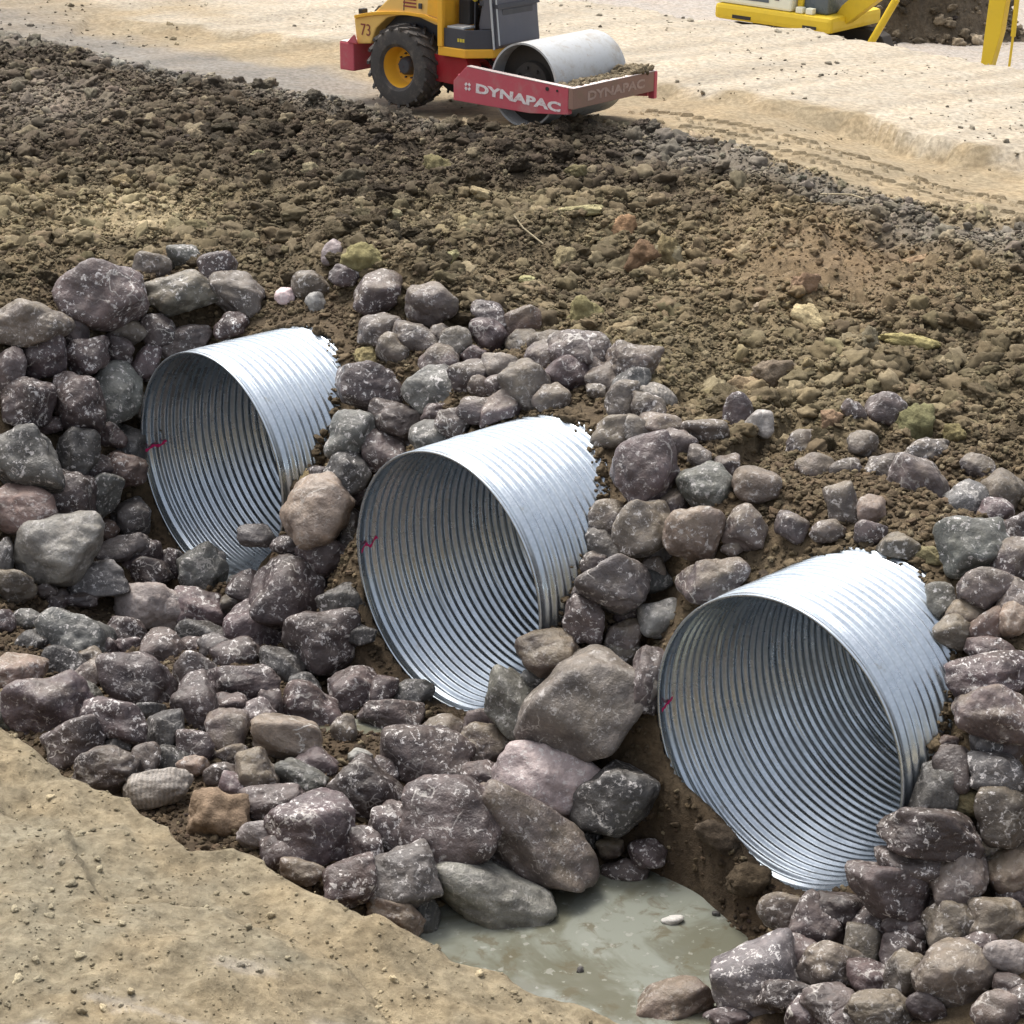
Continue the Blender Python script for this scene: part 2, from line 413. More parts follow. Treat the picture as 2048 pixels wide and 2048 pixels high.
def height(x, y):
    x = np.asarray(x, float).ravel(); y = np.asarray(y, float).ravel()
    out = np.empty(len(x))
    for i in range(0, len(x), 20000):
        q = np.stack([x[i:i + 20000], y[i:i + 20000]], 1)
        r2 = ((q[:, None] - _X[None]) ** 2).sum(2)
        out[i:i + 20000] = tps_kernel(r2) @ _W[:-3] + _W[-3] + q @ _W[-2:]
    out = np.clip(out, -0.9, 4.25)
    # hollow that holds the pool's far corner
    hx, hy, _ = unproject(1455, 1835, -0.4)
    out = out - 0.6 * np.exp(-((x - hx) ** 2 + (y - hy) ** 2) / 0.62 ** 2)
    # the fill rises against the pipes at an even slope
    for m in MOUTHS:
        dx, dy = x - m[0], y - m[1]
        t = dx * AX[0] + dy * AX[1]; sa = np.abs(dx * SD[0] + dy * SD[1])
        prof = np.interp(t, [-1.0, -0.4, 0.1, 0.35, 0.8, 1.3, 1.7, 1.95, 2.4, 3.5], [0.15, 0.6, 1.25, 1.5, 2.08, 2.52, 2.88, 3.06, 3.16, 3.2])
        w = sstep(R_PIPE + 1.0, R_PIPE + 0.25, sa) * sstep(-0.6, 0.05, t) * sstep(3.3, 2.2, t)
        out = out * (1 - w) + prof * w
        out = np.where((t > 2.1) & (sa < R_PIPE + 0.4), np.maximum(out, m[2] + R_PIPE + 0.05 + 0.15 * sstep(2.1, 2.8, t)), out)
    # keep the pipe mouths clear
    for m in MOUTHS:
        dx, dy = x - m[0], y - m[1]
        t = dx * AX[0] + dy * AX[1]; sa = np.abs(dx * SD[0] + dy * SD[1])
        cap = np.where(sa < R_PIPE, m[2] - np.sqrt(np.clip(R_PIPE ** 2 - sa ** 2, 0, None)) + 0.04, m[2] + (sa - R_PIPE) * 2.2) + 0.30 * np.maximum(0, -t - 0.5)
        if m is MOUTHS[2]:                                    # wet mud has slumped against the lower left of this rim
            sg = dx * SD[0] + dy * SD[1]
            cap = cap + 0.34 * np.exp(-((sg + 0.55) / 0.62) ** 2) * sstep(0.12, -0.05, t) * sstep(-0.95, -0.40, t)
        k = (t < 0.12) & (t > -2.2) & (sa < R_PIPE + 0.6)
        out = np.where(k, np.minimum(out, cap), out)
    # cut scarp between the lower track and the road, drop behind the road
    wob = 0.25 * vnoise(p3(x * 0.9, y * 0.9), 5) + 0.10 * vnoise(p3(x * 3.1, y * 3.1), 6)
    d = y - BAND(x) + wob
    lip = 0.13 + 0.20 * sstep(4.0, 6.0, x) + 0.10 * vnoise(p3(x * 0.5, y * 0.1), 8)
    lip = np.clip(lip, 0.03, 1) * np.where(x < -9, 0.2, 1.0)
    out = out - lip * (1 - sstep(-0.30, 0.0, d)) * sstep(-6, -1.0, d) * sstep(-0.5, 0.6, y - EDGE(x))
    e = y - FAR(x)
    out = out - 1.5 * sstep(0.0, 1.6, e)
    return out

def near_pipe(x, y):
    out = np.ones(len(x))
    for m in MOUTHS:
        t = (x - m[0]) * AX[0] + (y - m[1]) * AX[1]
        out *= 1 - 0.85 * sstep(R_PIPE + 0.9, R_PIPE + 0.2, np.abs((x - m[0]) * SD[0] + (y - m[1]) * SD[1])) * sstep(-1.0, -0.2, t) * sstep(3.0, 2.2, t)
    return out

def land_z(x, y):
    onr = sstep(-0.3, 0.3, y - EDGE(x)); np_ = near_pipe(x, y)
    z = height(x, y)
    calm = 1 - 0.6 * sstep(3.0, 2.2, z)                      # the stone-covered toe lies more even
    rough = 0.16 * fbm(p3(x * 0.8, y * 0.8), 3, 4) + 0.095 * fbm(p3(x * 4.0, y * 4.0), 9, 3)
    smooth_r = 0.035 * fbm(p3(x * 0.6, y * 0.6), 13, 3) + 0.02 * vnoise(p3((x * 0.75 + y * 0.66) * 0.35, (-x * 0.66 + y * 0.75) * 3.2), 14)
    return z + rough * np_ * calm * (1 - onr) + smooth_r * onr

def hit_ground(px, py):
    """first point where the view ray meets the land"""
    px = np.asarray(px, float); py = np.asarray(py, float)
    D = np.stack([(px - 1024) / FPX, -(py - 1024) / FPX, -np.ones_like(px)], 1) @ RC.T
    D /= np.linalg.norm(D, axis=1)[:, None]
    t = np.full(len(px), 13.0); done = np.zeros(len(px), bool)
    for step in (0.25, -0.02):
        for _ in range(190 if step > 0 else 14):
            P = np.array([0, 0, CAM_Z]) + D * t[:, None]
            below = P[:, 2] < land_z(P[:, 0], P[:, 1])
            if step > 0: t = np.where(below, t, t + step)
            else: t = np.where(below, t + step, t)
    return np.array([0, 0, CAM_Z]) + D * t[:, None], D

# ---------------------------------------------------------------- colour of the ground, by place
ROCKTOP = [(-300,560),(0,560),(120,500),(350,470),(480,520),(640,500),(760,540),(900,600),(1050,600),(1250,700),(1420,790),(1600,860),(1750,800),(2048,830),(2400,850)]
_rt = np.array(ROCKTOP, float)
def ground_tint(P):
    x, y = P[:, 0], P[:, 1]; px, py = project(P)
    n1 = fbm(p3(x * 0.35, y * 0.35), 21, 4); n2 = fbm(p3(x * 1.3, y * 1.3), 31, 4)
    c = np.array([0.112, 0.089, 0.054]) * (1 + 0.30 * n2[:, None])
    mixto = lambda c, col, f: c * (1 - f[:, None]) + np.array(col) * f[:, None]
    # freshly tipped, moist dark soil in the upper half of the fill
    moist = sstep(520, 300, py + 70 * n1 - 0.12 * (px - 700)) * sstep(1560, 1250, px + 60 * n2)
    c = mixto(c, (0.058, 0.045, 0.031), 0.90 * np.clip(moist, 0, 1))
    ol = sstep(0.05, 0.5, n1) * (py > 380)
    c = mixto(c, (0.160, 0.131, 0.077), 0.5 * ol)
    red = np.exp(-(((px - 1680) / 260) ** 2 + ((py - 520) / 110) ** 2))
    c = mixto(c, (0.158, 0.113, 0.066), 0.9 * red)
    tanp = np.exp(-(((px - 270) / 150) ** 2 + ((py - 430) / 38) ** 2))
    c = mixto(c, (0.25, 0.205, 0.125), 0.9 * np.clip(tanp * 1.3, 0, 1))
    grey = np.exp(-(((px - 100) / 130) ** 2 + ((py - 200) / 50) ** 2))
    c = mixto(c, (0.20, 0.17, 0.135), 0.8 * grey)
    # among the boulders: damp brown mud, with the shade of the gaps put into its colour
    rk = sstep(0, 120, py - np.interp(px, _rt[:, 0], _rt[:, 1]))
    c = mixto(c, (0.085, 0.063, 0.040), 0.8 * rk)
    wet = sstep(0.9, 0.1, P[:, 2])
    c = mixto(c, (0.058, 0.042, 0.027), 0.85 * wet)
    # compacted grey rim beside the track
    de = y - EDGE(x) + 0.35 * n2
    rim = sstep(-2.3, -0.9, de) * sstep(500, 1300, px) * sstep(1150, 1350, px) + 0.6 * sstep(-0.9, -0.2, de) * (px < 900)
    c = mixto(c, (0.15, 0.135, 0.112), np.clip(0.8 * rim, 0, 1))
    on = sstep(-0.25, 0.15, de)
    c = mixto(c, (0.225, 0.183, 0.118), on)
    mud = sstep(-0.2, 0.1, de) * sstep(3.2, 1.8, de) * sstep(900, 650, px)
    c = mixto(c, (0.150, 0.140, 0.124), np.clip(0.97 * mud, 0, 1))
    lm = np.exp(-(((px - 40) / 130) ** 2 + ((py - 45) / 45) ** 2))
    c = mixto(c, (0.16, 0.142, 0.115), np.clip(lm, 0, 0.85))
    db = y - BAND(x) + 0.5 * n2
    road = sstep(-0.1, 0.5, db) * sstep(120, 420, px + 260 * n1)
    c = mixto(c, (0.300, 0.267, 0.210), road)
    streak = vnoise(p3((x * 0.75 + y * 0.66) * 0.22, (-x * 0.66 + y * 0.75) * 2.6), 44)
    c = c * (1 + (0.17 * streak * on)[:, None])
    far = sstep(0.2, 1.2, y - FAR(x))
    c = mixto(c, (0.29, 0.265, 0.235), far)
    return np.clip(c, 0.02, 0.8)

# ---------------------------------------------------------------- the land as one sheet, finer near the camera
NR, NCOL = 430, 350
rows_py = np.linspace(2350, -190, NR)
row_y = np.array([unproject(1024, p, 0.0 if p > 1500 else 3.6)[1] if True else 0 for p in rows_py])
row_y = np.maximum.accumulate(row_y + np.arange(NR) * 1e-4)
row_y = np.interp(np.linspace(0, 1, NR), np.linspace(0, 1, NR), row_y)
ang = np.linspace(-0.40, 0.42, NCOL)
gx = np.outer(row_y, ang); gy = np.repeat(row_y[:, None], NCOL, 1)
X = gx.ravel(); Y = gy.ravel()
Z = land_z(X, Y)
V = np.stack([X, Y, Z], 1)
inside = np.zeros(len(V), bool)
for m in MOUTHS:
    d = V - m; inside |= ((d @ AX) > 0.0) & (np.hypot(d @ SD, d[:, 2]) < R_PIPE)
idx = np.arange(NR * NCOL).reshape(NR, NCOL)
F = np.stack([idx[:-1, :-1], idx[:-1, 1:], idx[1:, 1:], idx[1:, :-1]], -1).reshape(-1, 4)
F = F[~inside[F].all(1)]
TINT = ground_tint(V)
TINT = np.hstack([TINT, (1 - 0.8 * sstep(-0.1, 0.5, Y - EDGE(X)))[:, None]])
V = pipe_push(V, 0.05, 0.0)
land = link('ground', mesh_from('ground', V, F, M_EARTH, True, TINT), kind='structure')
# the wider country beyond, well below the sight line
s = 900.0
far_v = np.array([[-s, -s, -1.6], [s, -s, -1.6], [s, s, -1.6], [-s, s, -1.6]])
link('terrain', mesh_from('terrain', far_v, np.array([[0, 1, 2, 3]]), M_EARTH, False, np.tile([0.34, 0.29, 0.21], (4, 1))), kind='structure')

# ---------------------------------------------------------------- tyre-tread prints pressed along the lower track
def tread_print(pts, width, name):
    w = np.array([unproject(a, b, 3.9)[:2] for a, b in pts])
    seg = np.r_[0, np.cumsum(np.linalg.norm(np.diff(w, axis=0), axis=1))]
    vs_, fs_ = [], []
    u = 0.0
    while u < seg[-1] - 0.2:
        c = np.array([np.interp(u, seg, w[:, 0]), np.interp(u, seg, w[:, 1])])
        c2 = np.array([np.interp(u + 0.1, seg, w[:, 0]), np.interp(u + 0.1, seg, w[:, 1])])
        t = c2 - c; t /= np.linalg.norm(t); nn = np.array([-t[1], t[0]])
        for side in (-1, 1):
            if random.random() < 0.12: continue
            L = width * 0.5 * random.uniform(0.75, 1.05)
            a0 = c + nn * side * 0.03; a1 = c + nn * side * L + t * 0.24 * random.uniform(0.8, 1.2)
            hw = 0.06 * random.uniform(0.7, 1.3); hh = 0.05 * random.uniform(0.5, 1.2)
            dd = (a1 - a0); dd /= np.linalg.norm(dd); pp = np.array([-dd[1], dd[0]])
            b = len(vs_)
            for q, f in ((a0, -1.0), (a0 * 0.75 + a1 * 0.25, 1.0), (a0 * 0.25 + a1 * 0.75, 0.9), (a1, -1.0)):
                for off, z in ((-hw, -0.05), (-hw * 0.35, hh * f), (hw * 0.35, hh * f), (hw, -0.05)):
                    p = q + pp * off + nn * random.uniform(-0.008, 0.008)
                    vs_.append([p[0], p[1], z])
            for r in range(3):
                for k in range(3):
                    i = b + r * 4 + k
                    fs_.append([i, i + 1, i + 5, i + 4])
        u += 0.24
    vs_ = np.array(vs_)
    xx, yy = vs_[:, 0], vs_[:, 1]
    zz = land_z(xx, yy)
    vs_[:, 2] += zz + 0.004
    t = ground_tint(vs_)
    o = link(name, mesh_from(name, vs_, np.array(fs_), M_EARTH, True, t), land)
    o['kind'] = 'stuff'
tread_print([(1260,215),(1400,240),(1520,268),(1640,300),(1760,335),(1900,372),(2100,420)], 0.62, 'tread_print')
tread_print([(1500,300),(1620,325),(1740,362),(1880,402),(2100,455)], 0.5, 'tread_print')
tread_print([(1300,245),(1400,262),(1520,290)], 0.5, 'tread_print')

# ---------------------------------------------------------------- water
def water_sheet(name, pts, z, label_kind='structure'):
    w = [unproject(a, b, z) for a, b in pts]
    c = np.mean(w, 0)
    n = len(w)
    return link(name, mesh_from(name, np.array([*w, c]), np.array([[i, (i + 1) % n, n] for i in range(n)]), M_WATER, True), kind=label_kind)
water_sheet('pool_water', [(740,1800),(860,1735),(960,1690),(1150,1600),(1400,1640),(1560,1720),(1640,1830),(1600,1960),(1480,2080),(1200,2140),(900,2080),(780,1960)], -0.33)
water_sheet('puddle_water', [(560,1440),(640,1420),(760,1450),(780,1500),(720,1540),(600,1520)], 0.10)

# ---------------------------------------------------------------- foreground sand bank
BE = np.array([(-420,1240),(-200,1340),(0,1446),(60,1478),(100,1518),(140,1545),(200,1570),(255,1592),(275,1612),(335,1640),(350,1668),(372,1690),(430,1688),(470,1682),(520,1708),(560,1742),(620,1772),(680,1800),(740,1832),(830,1872),(900,1902),(1000,1936),(1080,1976),(1180,2006),(1250,2032),(1310,2055),(1420,2110),(1600,2200)], float)
bez = np.interp(BE[:, 0], [-300, 700, 1600], [2.05, 1.85, 1.45])
bw = np.array([unproject(a, b, z) for (a, b), z in zip(BE, bez)])
sl = np.r_[0, np.cumsum(np.linalg.norm(np.diff(bw[:, :2], axis=0), axis=1))]
NA = 330
ua = np.linspace(0, sl[-1], NA)
ec = np.stack([np.interp(ua, sl, bw[:, k]) for k in range(3)], 1)
ec[:, :2] += 0.035 * np.stack([vnoise(p3(ua * 3.3, ua * 0), 51), vnoise(p3(ua * 3.3, ua * 0), 52)], 1) + 0.02 * np.stack([vnoise(p3(ua * 9, ua * 0), 53), vnoise(p3(ua * 9, ua * 0), 54)], 1)
bb = np.r_[-1.5, -1.1, -0.8, -0.55, -0.38, -0.26, -0.17, -0.10, -0.05, -0.02, 0.0, np.linspace(0.03, 5.4, 170), 6.2, 7.5, 9.0, 12.0, 16.0]
inward = np.array([-0.36, -0.933])
A2, B2 = np.meshgrid(np.arange(NA), np.arange(len(bb)), indexing='ij')
ux = ua[A2.ravel()]; ub = bb[B2.ravel()]
base = ec[A2.ravel()]
bx = base[:, 0] + inward[0] * ub; by = base[:, 1] + inward[1] * ub
bz = base[:, 2] + np.where(ub >= 0, 0.085 * np.minimum(ub, 5.4) + 0.62 * np.maximum(ub - 5.4, 0) - 0.05 * np.exp(-np.maximum(ub, 0) / 0.10), -0.05 - 2.1 * np.maximum(-ub, 0) ** 0.85)
pn = p3(bx, by, bz * 0.6)
fade = sstep(-0.05, 0.15, ub)
bz = bz + fade * (0.12 * fbm(pn * 0.9, 61, 4) + 0.03 * fbm(pn * 4.0, 65, 4) + 0.004 * fbm(pn * 17.0, 68, 2)) + (1 - fade) * 0.06 * fbm(pn * 5, 66, 3) * (ub < -0.04)
# a low worn ledge that runs along the bank
ld = ub - (0.85 + 0.35 * vnoise(p3(ux * 0.7, ux * 0), 71) + 0.08 * vnoise(p3(ux * 3, ux * 0), 72))
bz = bz + 0.07 * sstep(-0.06, 0.05, ld) * sstep(0.5, 2.5, ux) - 0.03 * np.exp(-(ld / 0.08) ** 2) * (ub > 0)
BV = np.stack([bx, by, bz], 1)
bi = np.arange(NA * len(bb)).reshape(NA, len(bb))
BF = np.stack([bi[:-1, :-1], bi[:-1, 1:], bi[1:, 1:], bi[1:, :-1]], -1).reshape(-1, 4)
n1 = fbm(p3(bx * 0.8, by * 0.8), 81, 4); n2 = fbm(p3(bx * 2.6, by * 2.6), 82, 4)
bc = np.array([0.235, 0.197, 0.130]) * (1 + 0.13 * n2[:, None])
g = sstep(-0.05, 0.5, n1 + 0.25 * (ub - 1.2))
bc = bc * (1 - 0.75 * g[:, None]) + np.array([0.205, 0.184, 0.132]) * 0.75 * g[:, None]
dk = sstep(0.25, 0.8, n2) * 0.35
bc = bc * (1 - dk[:, None]) + np.array([0.165, 0.137, 0.09]) * dk[:, None]
pale = sstep(0.30, 0.62, fbm(p3(bx * 1.1 + by * 0.5, by * 4.0), 83, 4)) * sstep(1.0, 1.6, ub) * 0.4
bc = bc * (1 - pale[:, None]) + np.array([0.36, 0.34, 0.31]) * pale[:, None]
gr = fbm(p3(bx * 7.0, by * 7.0), 86, 3)
bc = bc * (1 + 0.16 * np.clip(gr, -1, 1))[:, None]
dark2 = sstep(0.15, 0.6, fbm(p3(bx * 1.6 + 9, by * 2.2), 87, 4)) * 0.45
bc = bc * (1 - dark2[:, None]) + np.array([0.175, 0.150, 0.103]) * dark2[:, None]
face = sstep(0.0, -0.15, ub)
bc = bc * (1 - face[:, None]) + np.array([0.24, 0.185, 0.10]) * face[:, None]
bc = bc * 0.80
link('sand_bank', mesh_from('sand_bank', BV, BF, M_SAND, True, np.clip(bc, 0.02, 0.8)), kind='structure')
_sel = (ub > 0.02) & (ub < 5.0)
BANK_PTS = BV[_sel]; BANK_COL = bc[_sel]
# ---- boulder survey: (view, x, y, width, height, tilt, look, label) -------------------------------
VIEWS = {'A': (0, 450, 2.76), 'B': (650, 600, 2.76), 'C': (1300, 750, 2.583), 'D': (0, 1050, 2.76),
         'E': (500, 1250, 2.273), 'F': (1250, 1250, 2.421), 'G': (650, 250, 2.76), 'H': (1300, 100, 2.583), 'I': (0, 0, 2.76), 'X': (0, 0, 1.0)}
BOULDERS = [
('A',560,385,400,330,10,'p','largest purple-grey boulder at the dirt edge up left of the left pipe'),
('A',150,540,420,230,8,'d','wide brown-grey boulder cut by the left picture edge below the dirt slope'),
('A',840,240,190,160,0,'d','rounded brown-grey boulder just right of the largest boulder at the dirt edge'),
('A',1020,180,170,130,-5,'g','pale flat-topped stone, highest of the rocks above the left pipe'),
('A',1200,245,180,170,0,'p','dark purple boulder in shadow right of the pale flat-topped stone'),
('A',1000,365,320,200,20,'d','angular dusty boulder with white veins above the left pipe mouth'),
('A',1300,375,230,300,70,'d','tall dusty boulder leaning beside the dirt above the left pipe crown'),
('A',1280,550,170,140,0,'p','small purple stone touching the top of the left pipe'),
('A',1720,330,200,140,0,'d','half-buried dusty boulder above the far end of the left pipe'),
('A',1575,390,110,90,10,'w','small whitish stone in the dirt above the far end of the left pipe'),
('A',1740,430,100,110,0,'l','small light grey stone half buried right above the left pipe'),
('A',880,585,190,175,10,'p','white-speckled purple boulder behind the top left rim of the left pipe'),
('A',1010,640,290,150,10,'p','long speckled boulder lying against the crown of the left pipe near its rim'),
('A',810,755,130,190,-10,'p','upright purple boulder touching the upper left rim of the left pipe'),
('A',245,715,200,230,0,'p','speckled purple boulder, second in the row left of the left pipe rim'),
('A',470,730,210,210,0,'p','round purple boulder between the dirt edge and the left pipe, third in its row'),
('A',60,800,150,230,0,'p','purple boulder cut by the left picture edge, first in the row beside the left pipe'),
('A',160,970,270,260,15,'p','broad purple-grey boulder near the left picture edge, second row down'),
('A',430,985,290,290,-10,'p','large dark purple boulder in the middle of the left wall of stones'),
('A',640,940,260,330,-30,'g','grey-green speckled boulder leaning left of the left pipe rim'),
('A',660,690,150,150,0,'p','shaded purple stone set back beside the upright boulder at the left pipe'),
('A',150,1290,380,330,0,'g','largest grey-green boulder at the left picture edge level with the left pipe'),
('A',430,1275,215,280,0,'g','upright grey boulder right of the largest grey-green one at the left edge'),
('A',665,1190,260,180,-5,'g','flat grey-green speckled boulder against the left side of the left pipe'),
('A',665,1350,265,185,0,'r','reddish brown boulder beside the red paint mark on the left pipe'),
('A',350,1500,290,270,0,'p','angular purple boulder below the upright grey one left of the left pipe'),
('A',120,1565,340,250,-20,'r','reddish boulder with pale top cut by the left picture edge'),
('A',530,1510,210,280,-20,'g','smooth grey oval boulder lower left of the left pipe'),
('A',330,1790,450,340,10,'l','large smooth light grey-green boulder with white streaks at lower left'),
('A',720,1610,200,200,0,'g','wet dark green-grey stone under the lower left rim of the left pipe'),
('A',690,1780,270,135,5,'g','long flat wet grey-green stone right of the large light grey boulder'),
('A',600,1680,110,110,0,'r','small reddish stone squeezed beside the large light grey boulder'),
('A',25,1830,90,190,0,'g','grey-green boulder sliver at the left picture edge beside the light grey boulder'),
('A',785,1000,90,160,0,'d','narrow dusty stone pressed against the outer left side of the left pipe'),
('A',280,1105,130,85,0,'p','small dark stone in the gap above the largest grey-green boulder'),
('A',1750,1570,350,330,35,'t','bright tan-pink boulder right of the left pipe mouth'),
('A',1765,1390,170,110,0,'p','purple stone above the bright tan-pink boulder'),
('A',1480,1695,200,115,0,'g','wet dark stone on the lower right lip of the left pipe'),
('A',1620,1775,230,125,0,'p','flat dark stone below the bright tan-pink boulder'),
('D',90,340,200,170,0,'b','brown rounded stone at the left picture edge below the light grey boulder'),
('D',260,365,110,85,0,'p','small purple pebble-like stone under the large light grey boulder'),
('D',520,300,340,180,5,'g','low wet green-grey stone in the mud before the left pipe'),
('D',440,412,180,75,0,'p','flat purple stone lying in the mud left of the pale pink dome'),
('D',830,455,345,245,0,'w','pale pink dome-shaped boulder in front of the left pipe'),
('D',1120,250,265,290,-20,'g','green-grey boulder with layered cracks right below the left pipe mouth'),
('D',935,215,130,160,0,'p','small stone left of the layered green-grey boulder'),
('D',1220,190,200,130,0,'g','grey-green stone touching the bottom of the left pipe mouth'),
('D',1330,290,170,180,0,'g','small grey stone between the layered boulder and the big squarish one'),
('D',1590,375,370,380,-5,'p','big squarish purple-grey boulder with one white vein between left and middle pipes'),
('D',1800,170,300,210,-10,'p','purple boulder just above the big squarish one, left of the middle pipe'),
('D',1110,475,300,225,-10,'p','rounded purple boulder right behind the pale pink dome'),
('D',1420,610,350,360,-20,'p','large dark smooth boulder below the big squarish one'),
('D',1160,660,380,210,-15,'k','dark ridged boulder with layered slabs, right of the pale pink dome'),
('D',420,640,340,330,0,'g','flat speckled green-grey boulder half sunk in mud left of the heap'),
('D',715,600,200,180,0,'p','purple stone directly under the pale pink dome'),
('D',900,695,225,230,0,'p','purple boulder ringed by a white vein in the heap centre'),
('D',700,690,150,130,0,'p','small purple stone left of the white-ringed boulder'),
('D',585,690,120,120,45,'p','small angular purple stone beside the mud-sunk flat boulder'),
('D',750,880,380,320,-10,'p','large smooth rounded purple boulder in the middle of the lower left heap'),
('D',1100,815,240,180,-30,'p','oval purple stone tilted left of the long egg-shaped one'),
('D',1350,885,350,215,5,'p','long egg-shaped purple boulder below the large dark smooth one'),
('D',1065,995,250,310,20,'p','upright oval purple boulder with a pale scuff, lower left heap'),
('D',500,830,200,150,20,'d','small brown stone left of the large smooth rounded purple boulder'),
('D',90,820,260,190,-5,'t','dusty light boulder cut by the left picture edge above the sand bank'),
('D',265,1000,400,320,15,'q','large purple-grey boulder with pale top right above the sand bank edge'),
('D',495,950,140,160,0,'g','small dark green-grey stone in the gap behind the large purple-grey boulder'),
('D',415,1200,300,225,20,'p','speckled purple oval at the sand bank edge, leftmost of two'),
('D',640,1095,350,240,-15,'p','broad dark boulder behind the two ovals at the sand bank edge'),
('D',580,1350,340,235,20,'q','smooth purple-grey oval at the sand bank edge, second from left'),
('D',800,1310,145,210,-10,'p','purple stone behind the smooth grey oval at the sand bank edge'),
('D',900,1140,215,225,0,'k','dark green-black boulder in the hollow of the lower left heap'),
('D',1085,1220,185,175,0,'p','small speckled purple stone right of the dark green-black boulder'),
('D',1250,1130,210,210,0,'q','dull purple boulder beside the shallow puddle'),
('D',1720,1005,335,245,-15,'p','speckled boulder with tan right end above the shallow puddle'),
('D',1620,1185,430,235,-25,'v','long tan boulder crossed by pale veins beside the shallow puddle'),
('D',1420,1370,215,255,5,'d','rounded dusty purple boulder below the tan veined one'),
('D',1650,1390,270,155,-30,'g','blue-grey wet slab pointing down right at the puddle'),
('D',1060,1330,155,110,20,'t','small pale tan stone above the ribbed boulder'),
('D',870,1450,330,190,5,'s','pale grey boulder with ribbed stripes half covered by the sand bank'),
('D',1230,1380,185,135,0,'p','purple stone right of the small pale tan stone'),
('D',1770,625,375,330,-5,'p','broad dark speckled boulder left of the middle pipe base'),
('D',1480,1010,140,190,0,'p','shaded purple stone between the egg-shaped boulder and the tan-ended one'),
('D',1690,905,160,165,0,'k','wet dark stone in shade below the broad boulder by the middle pipe'),
('D',1900,1145,130,190,0,'d','small brown-purple stone right of the tan veined boulder'),
('D',1510,1520,310,175,10,'p','low purple boulder behind the veined one at the sand bank corner'),
('D',1720,1670,440,370,-10,'p','big speckled purple boulder laced with white veins near the bank edge'),
('D',1425,1710,210,150,0,'l','light grey speckled stone at the sand bank edge right of the sandy lump'),
('D',1560,1805,230,185,0,'p','dark speckled stone squeezed under the big white-laced boulder'),
('E',480,295,230,200,-10,'p','wet dark boulder before the lower left of the middle pipe'),
('E',610,290,120,110,0,'p','small wet stone under the lower left rim of the middle pipe'),
('E',640,410,260,150,-12,'p','low purple boulder below the brown soil at the middle pipe'),
('E',800,600,370,260,-10,'p','big smooth dark boulder in the middle of the front heap'),
('E',1060,550,225,195,-10,'d','brown-purple boulder left of the pale oval one'),
('E',880,500,190,180,-10,'d','dusty stone behind the big smooth dark boulder of the front heap'),
('E',1070,685,200,135,0,'p','dark stone wedged left under the pale oval boulder'),
('E',1205,355,250,270,-15,'l','white-streaked grey boulder at the lower lip of the middle pipe'),
('E',1520,360,440,480,-25,'n','largest faceted grey-brown boulder between middle and right pipes'),
('E',1360,130,255,205,10,'b','brown rounded boulder on the lower right lip of the middle pipe'),
('E',1350,705,430,285,-20,'w','pale pinkish oval boulder with pitted surface below the largest faceted one'),
('E',1650,790,290,310,-30,'g','dark grey-green boulder right of the pale pinkish oval'),
('E',900,900,410,410,-20,'p','huge dark speckled boulder overhanging the pool side of the heap'),
('E',1290,975,560,330,-25,'n','long brown-grey boulder sloping down to the pool'),
('E',1090,1235,515,275,-15,'l','smooth light grey boulder lying in the edge of the pool'),
('E',690,1150,285,235,20,'g','grey-green boulder with sharp top above the sand bank'),
('E',450,1170,235,205,10,'p','rounded purple boulder left of the sharp-topped grey-green one'),
('E',640,930,185,225,0,'p','upright egg-shaped speckled stone left of the huge overhanging boulder'),
('E',240,1120,185,105,-10,'t','tan stone peeking over the sand bank edge below the white-laced boulder'),
('E',655,1315,250,125,-15,'t','pale tan stone half sunk in the sand bank edge near the pool'),
('E',890,1390,155,65,-5,'p','flat purple stone at the left tip of the pool'),
('E',800,1315,130,150,-20,'k','dark stone in the hollow left of the smooth grey pool boulder'),
('E',520,765,270,250,-40,'p','purple boulder with a long white vein left of the egg-shaped stone'),
('E',615,680,130,155,0,'p','narrow dark stone above the egg-shaped speckled stone'),
('E',505,600,105,75,0,'l','small pale green-grey stone at the end of the shallow puddle'),
('E',1640,1010,110,95,20,'b','small angular brown stone at the point of the long pool boulder'),
('E',1700,1125,200,115,0,'p','wet purple stone standing in the pool under the right bank'),
('E',1810,1040,150,125,10,'p','angular purple stone on the muddy shore right of the long boulder'),
('E',515,1000,160,160,0,'p','shaded stone between the white-laced boulder and the egg-shaped stone'),
('E',1690,95,150,175,0,'d','earthy brown lump-like stone above right of the largest faceted boulder'),
('E',1805,245,160,270,0,'p','upright purple boulder against the left rim of the right pipe'),
('B',300,170,225,175,10,'q','speckled purple boulder up right of the left pipe far end, left of a pair'),
('B',515,205,255,150,-8,'q','wide flat-topped speckled boulder, right of the pair above the left pipe far end'),
('B',720,235,165,165,0,'d','round dusty stone right of the flat-topped speckled pair'),
('B',910,80,190,140,-5,'p','dark purple shiny stone in the dirt above the middle pipe'),
('B',1080,130,220,165,35,'t','smooth pale dusty boulder right of the dark shiny stone'),
('B',1220,245,175,145,20,'d','dusty boulder at the dirt edge up right of the middle pipe crown'),
('B',1420,275,340,200,-10,'q','large ridged grey boulder half buried above the middle pipe'),
('B',250,475,345,240,-5,'p','dark greenish purple boulder at the far right side of the left pipe'),
('B',615,490,335,240,8,'g','big flat-topped blue-grey boulder between left and middle pipe crowns'),
('B',980,375,205,155,0,'d','dusty oval stone above the crown of the middle pipe'),
('B',1110,475,235,275,50,'d','rounded grey dusty boulder right above the middle pipe crown'),
('B',850,480,115,120,0,'q','small round stone right of the big flat-topped blue-grey boulder'),
('B',865,610,245,155,-5,'q','purple-grey boulder resting on the crown of the middle pipe'),
('B',400,660,295,185,-10,'p','faceted purple boulder up left of the middle pipe rim'),
('B',140,745,250,250,0,'g','rounded grey boulder right of the left pipe side'),
('B',325,840,285,210,-15,'p','speckled purple boulder touching the top left rim of the middle pipe'),
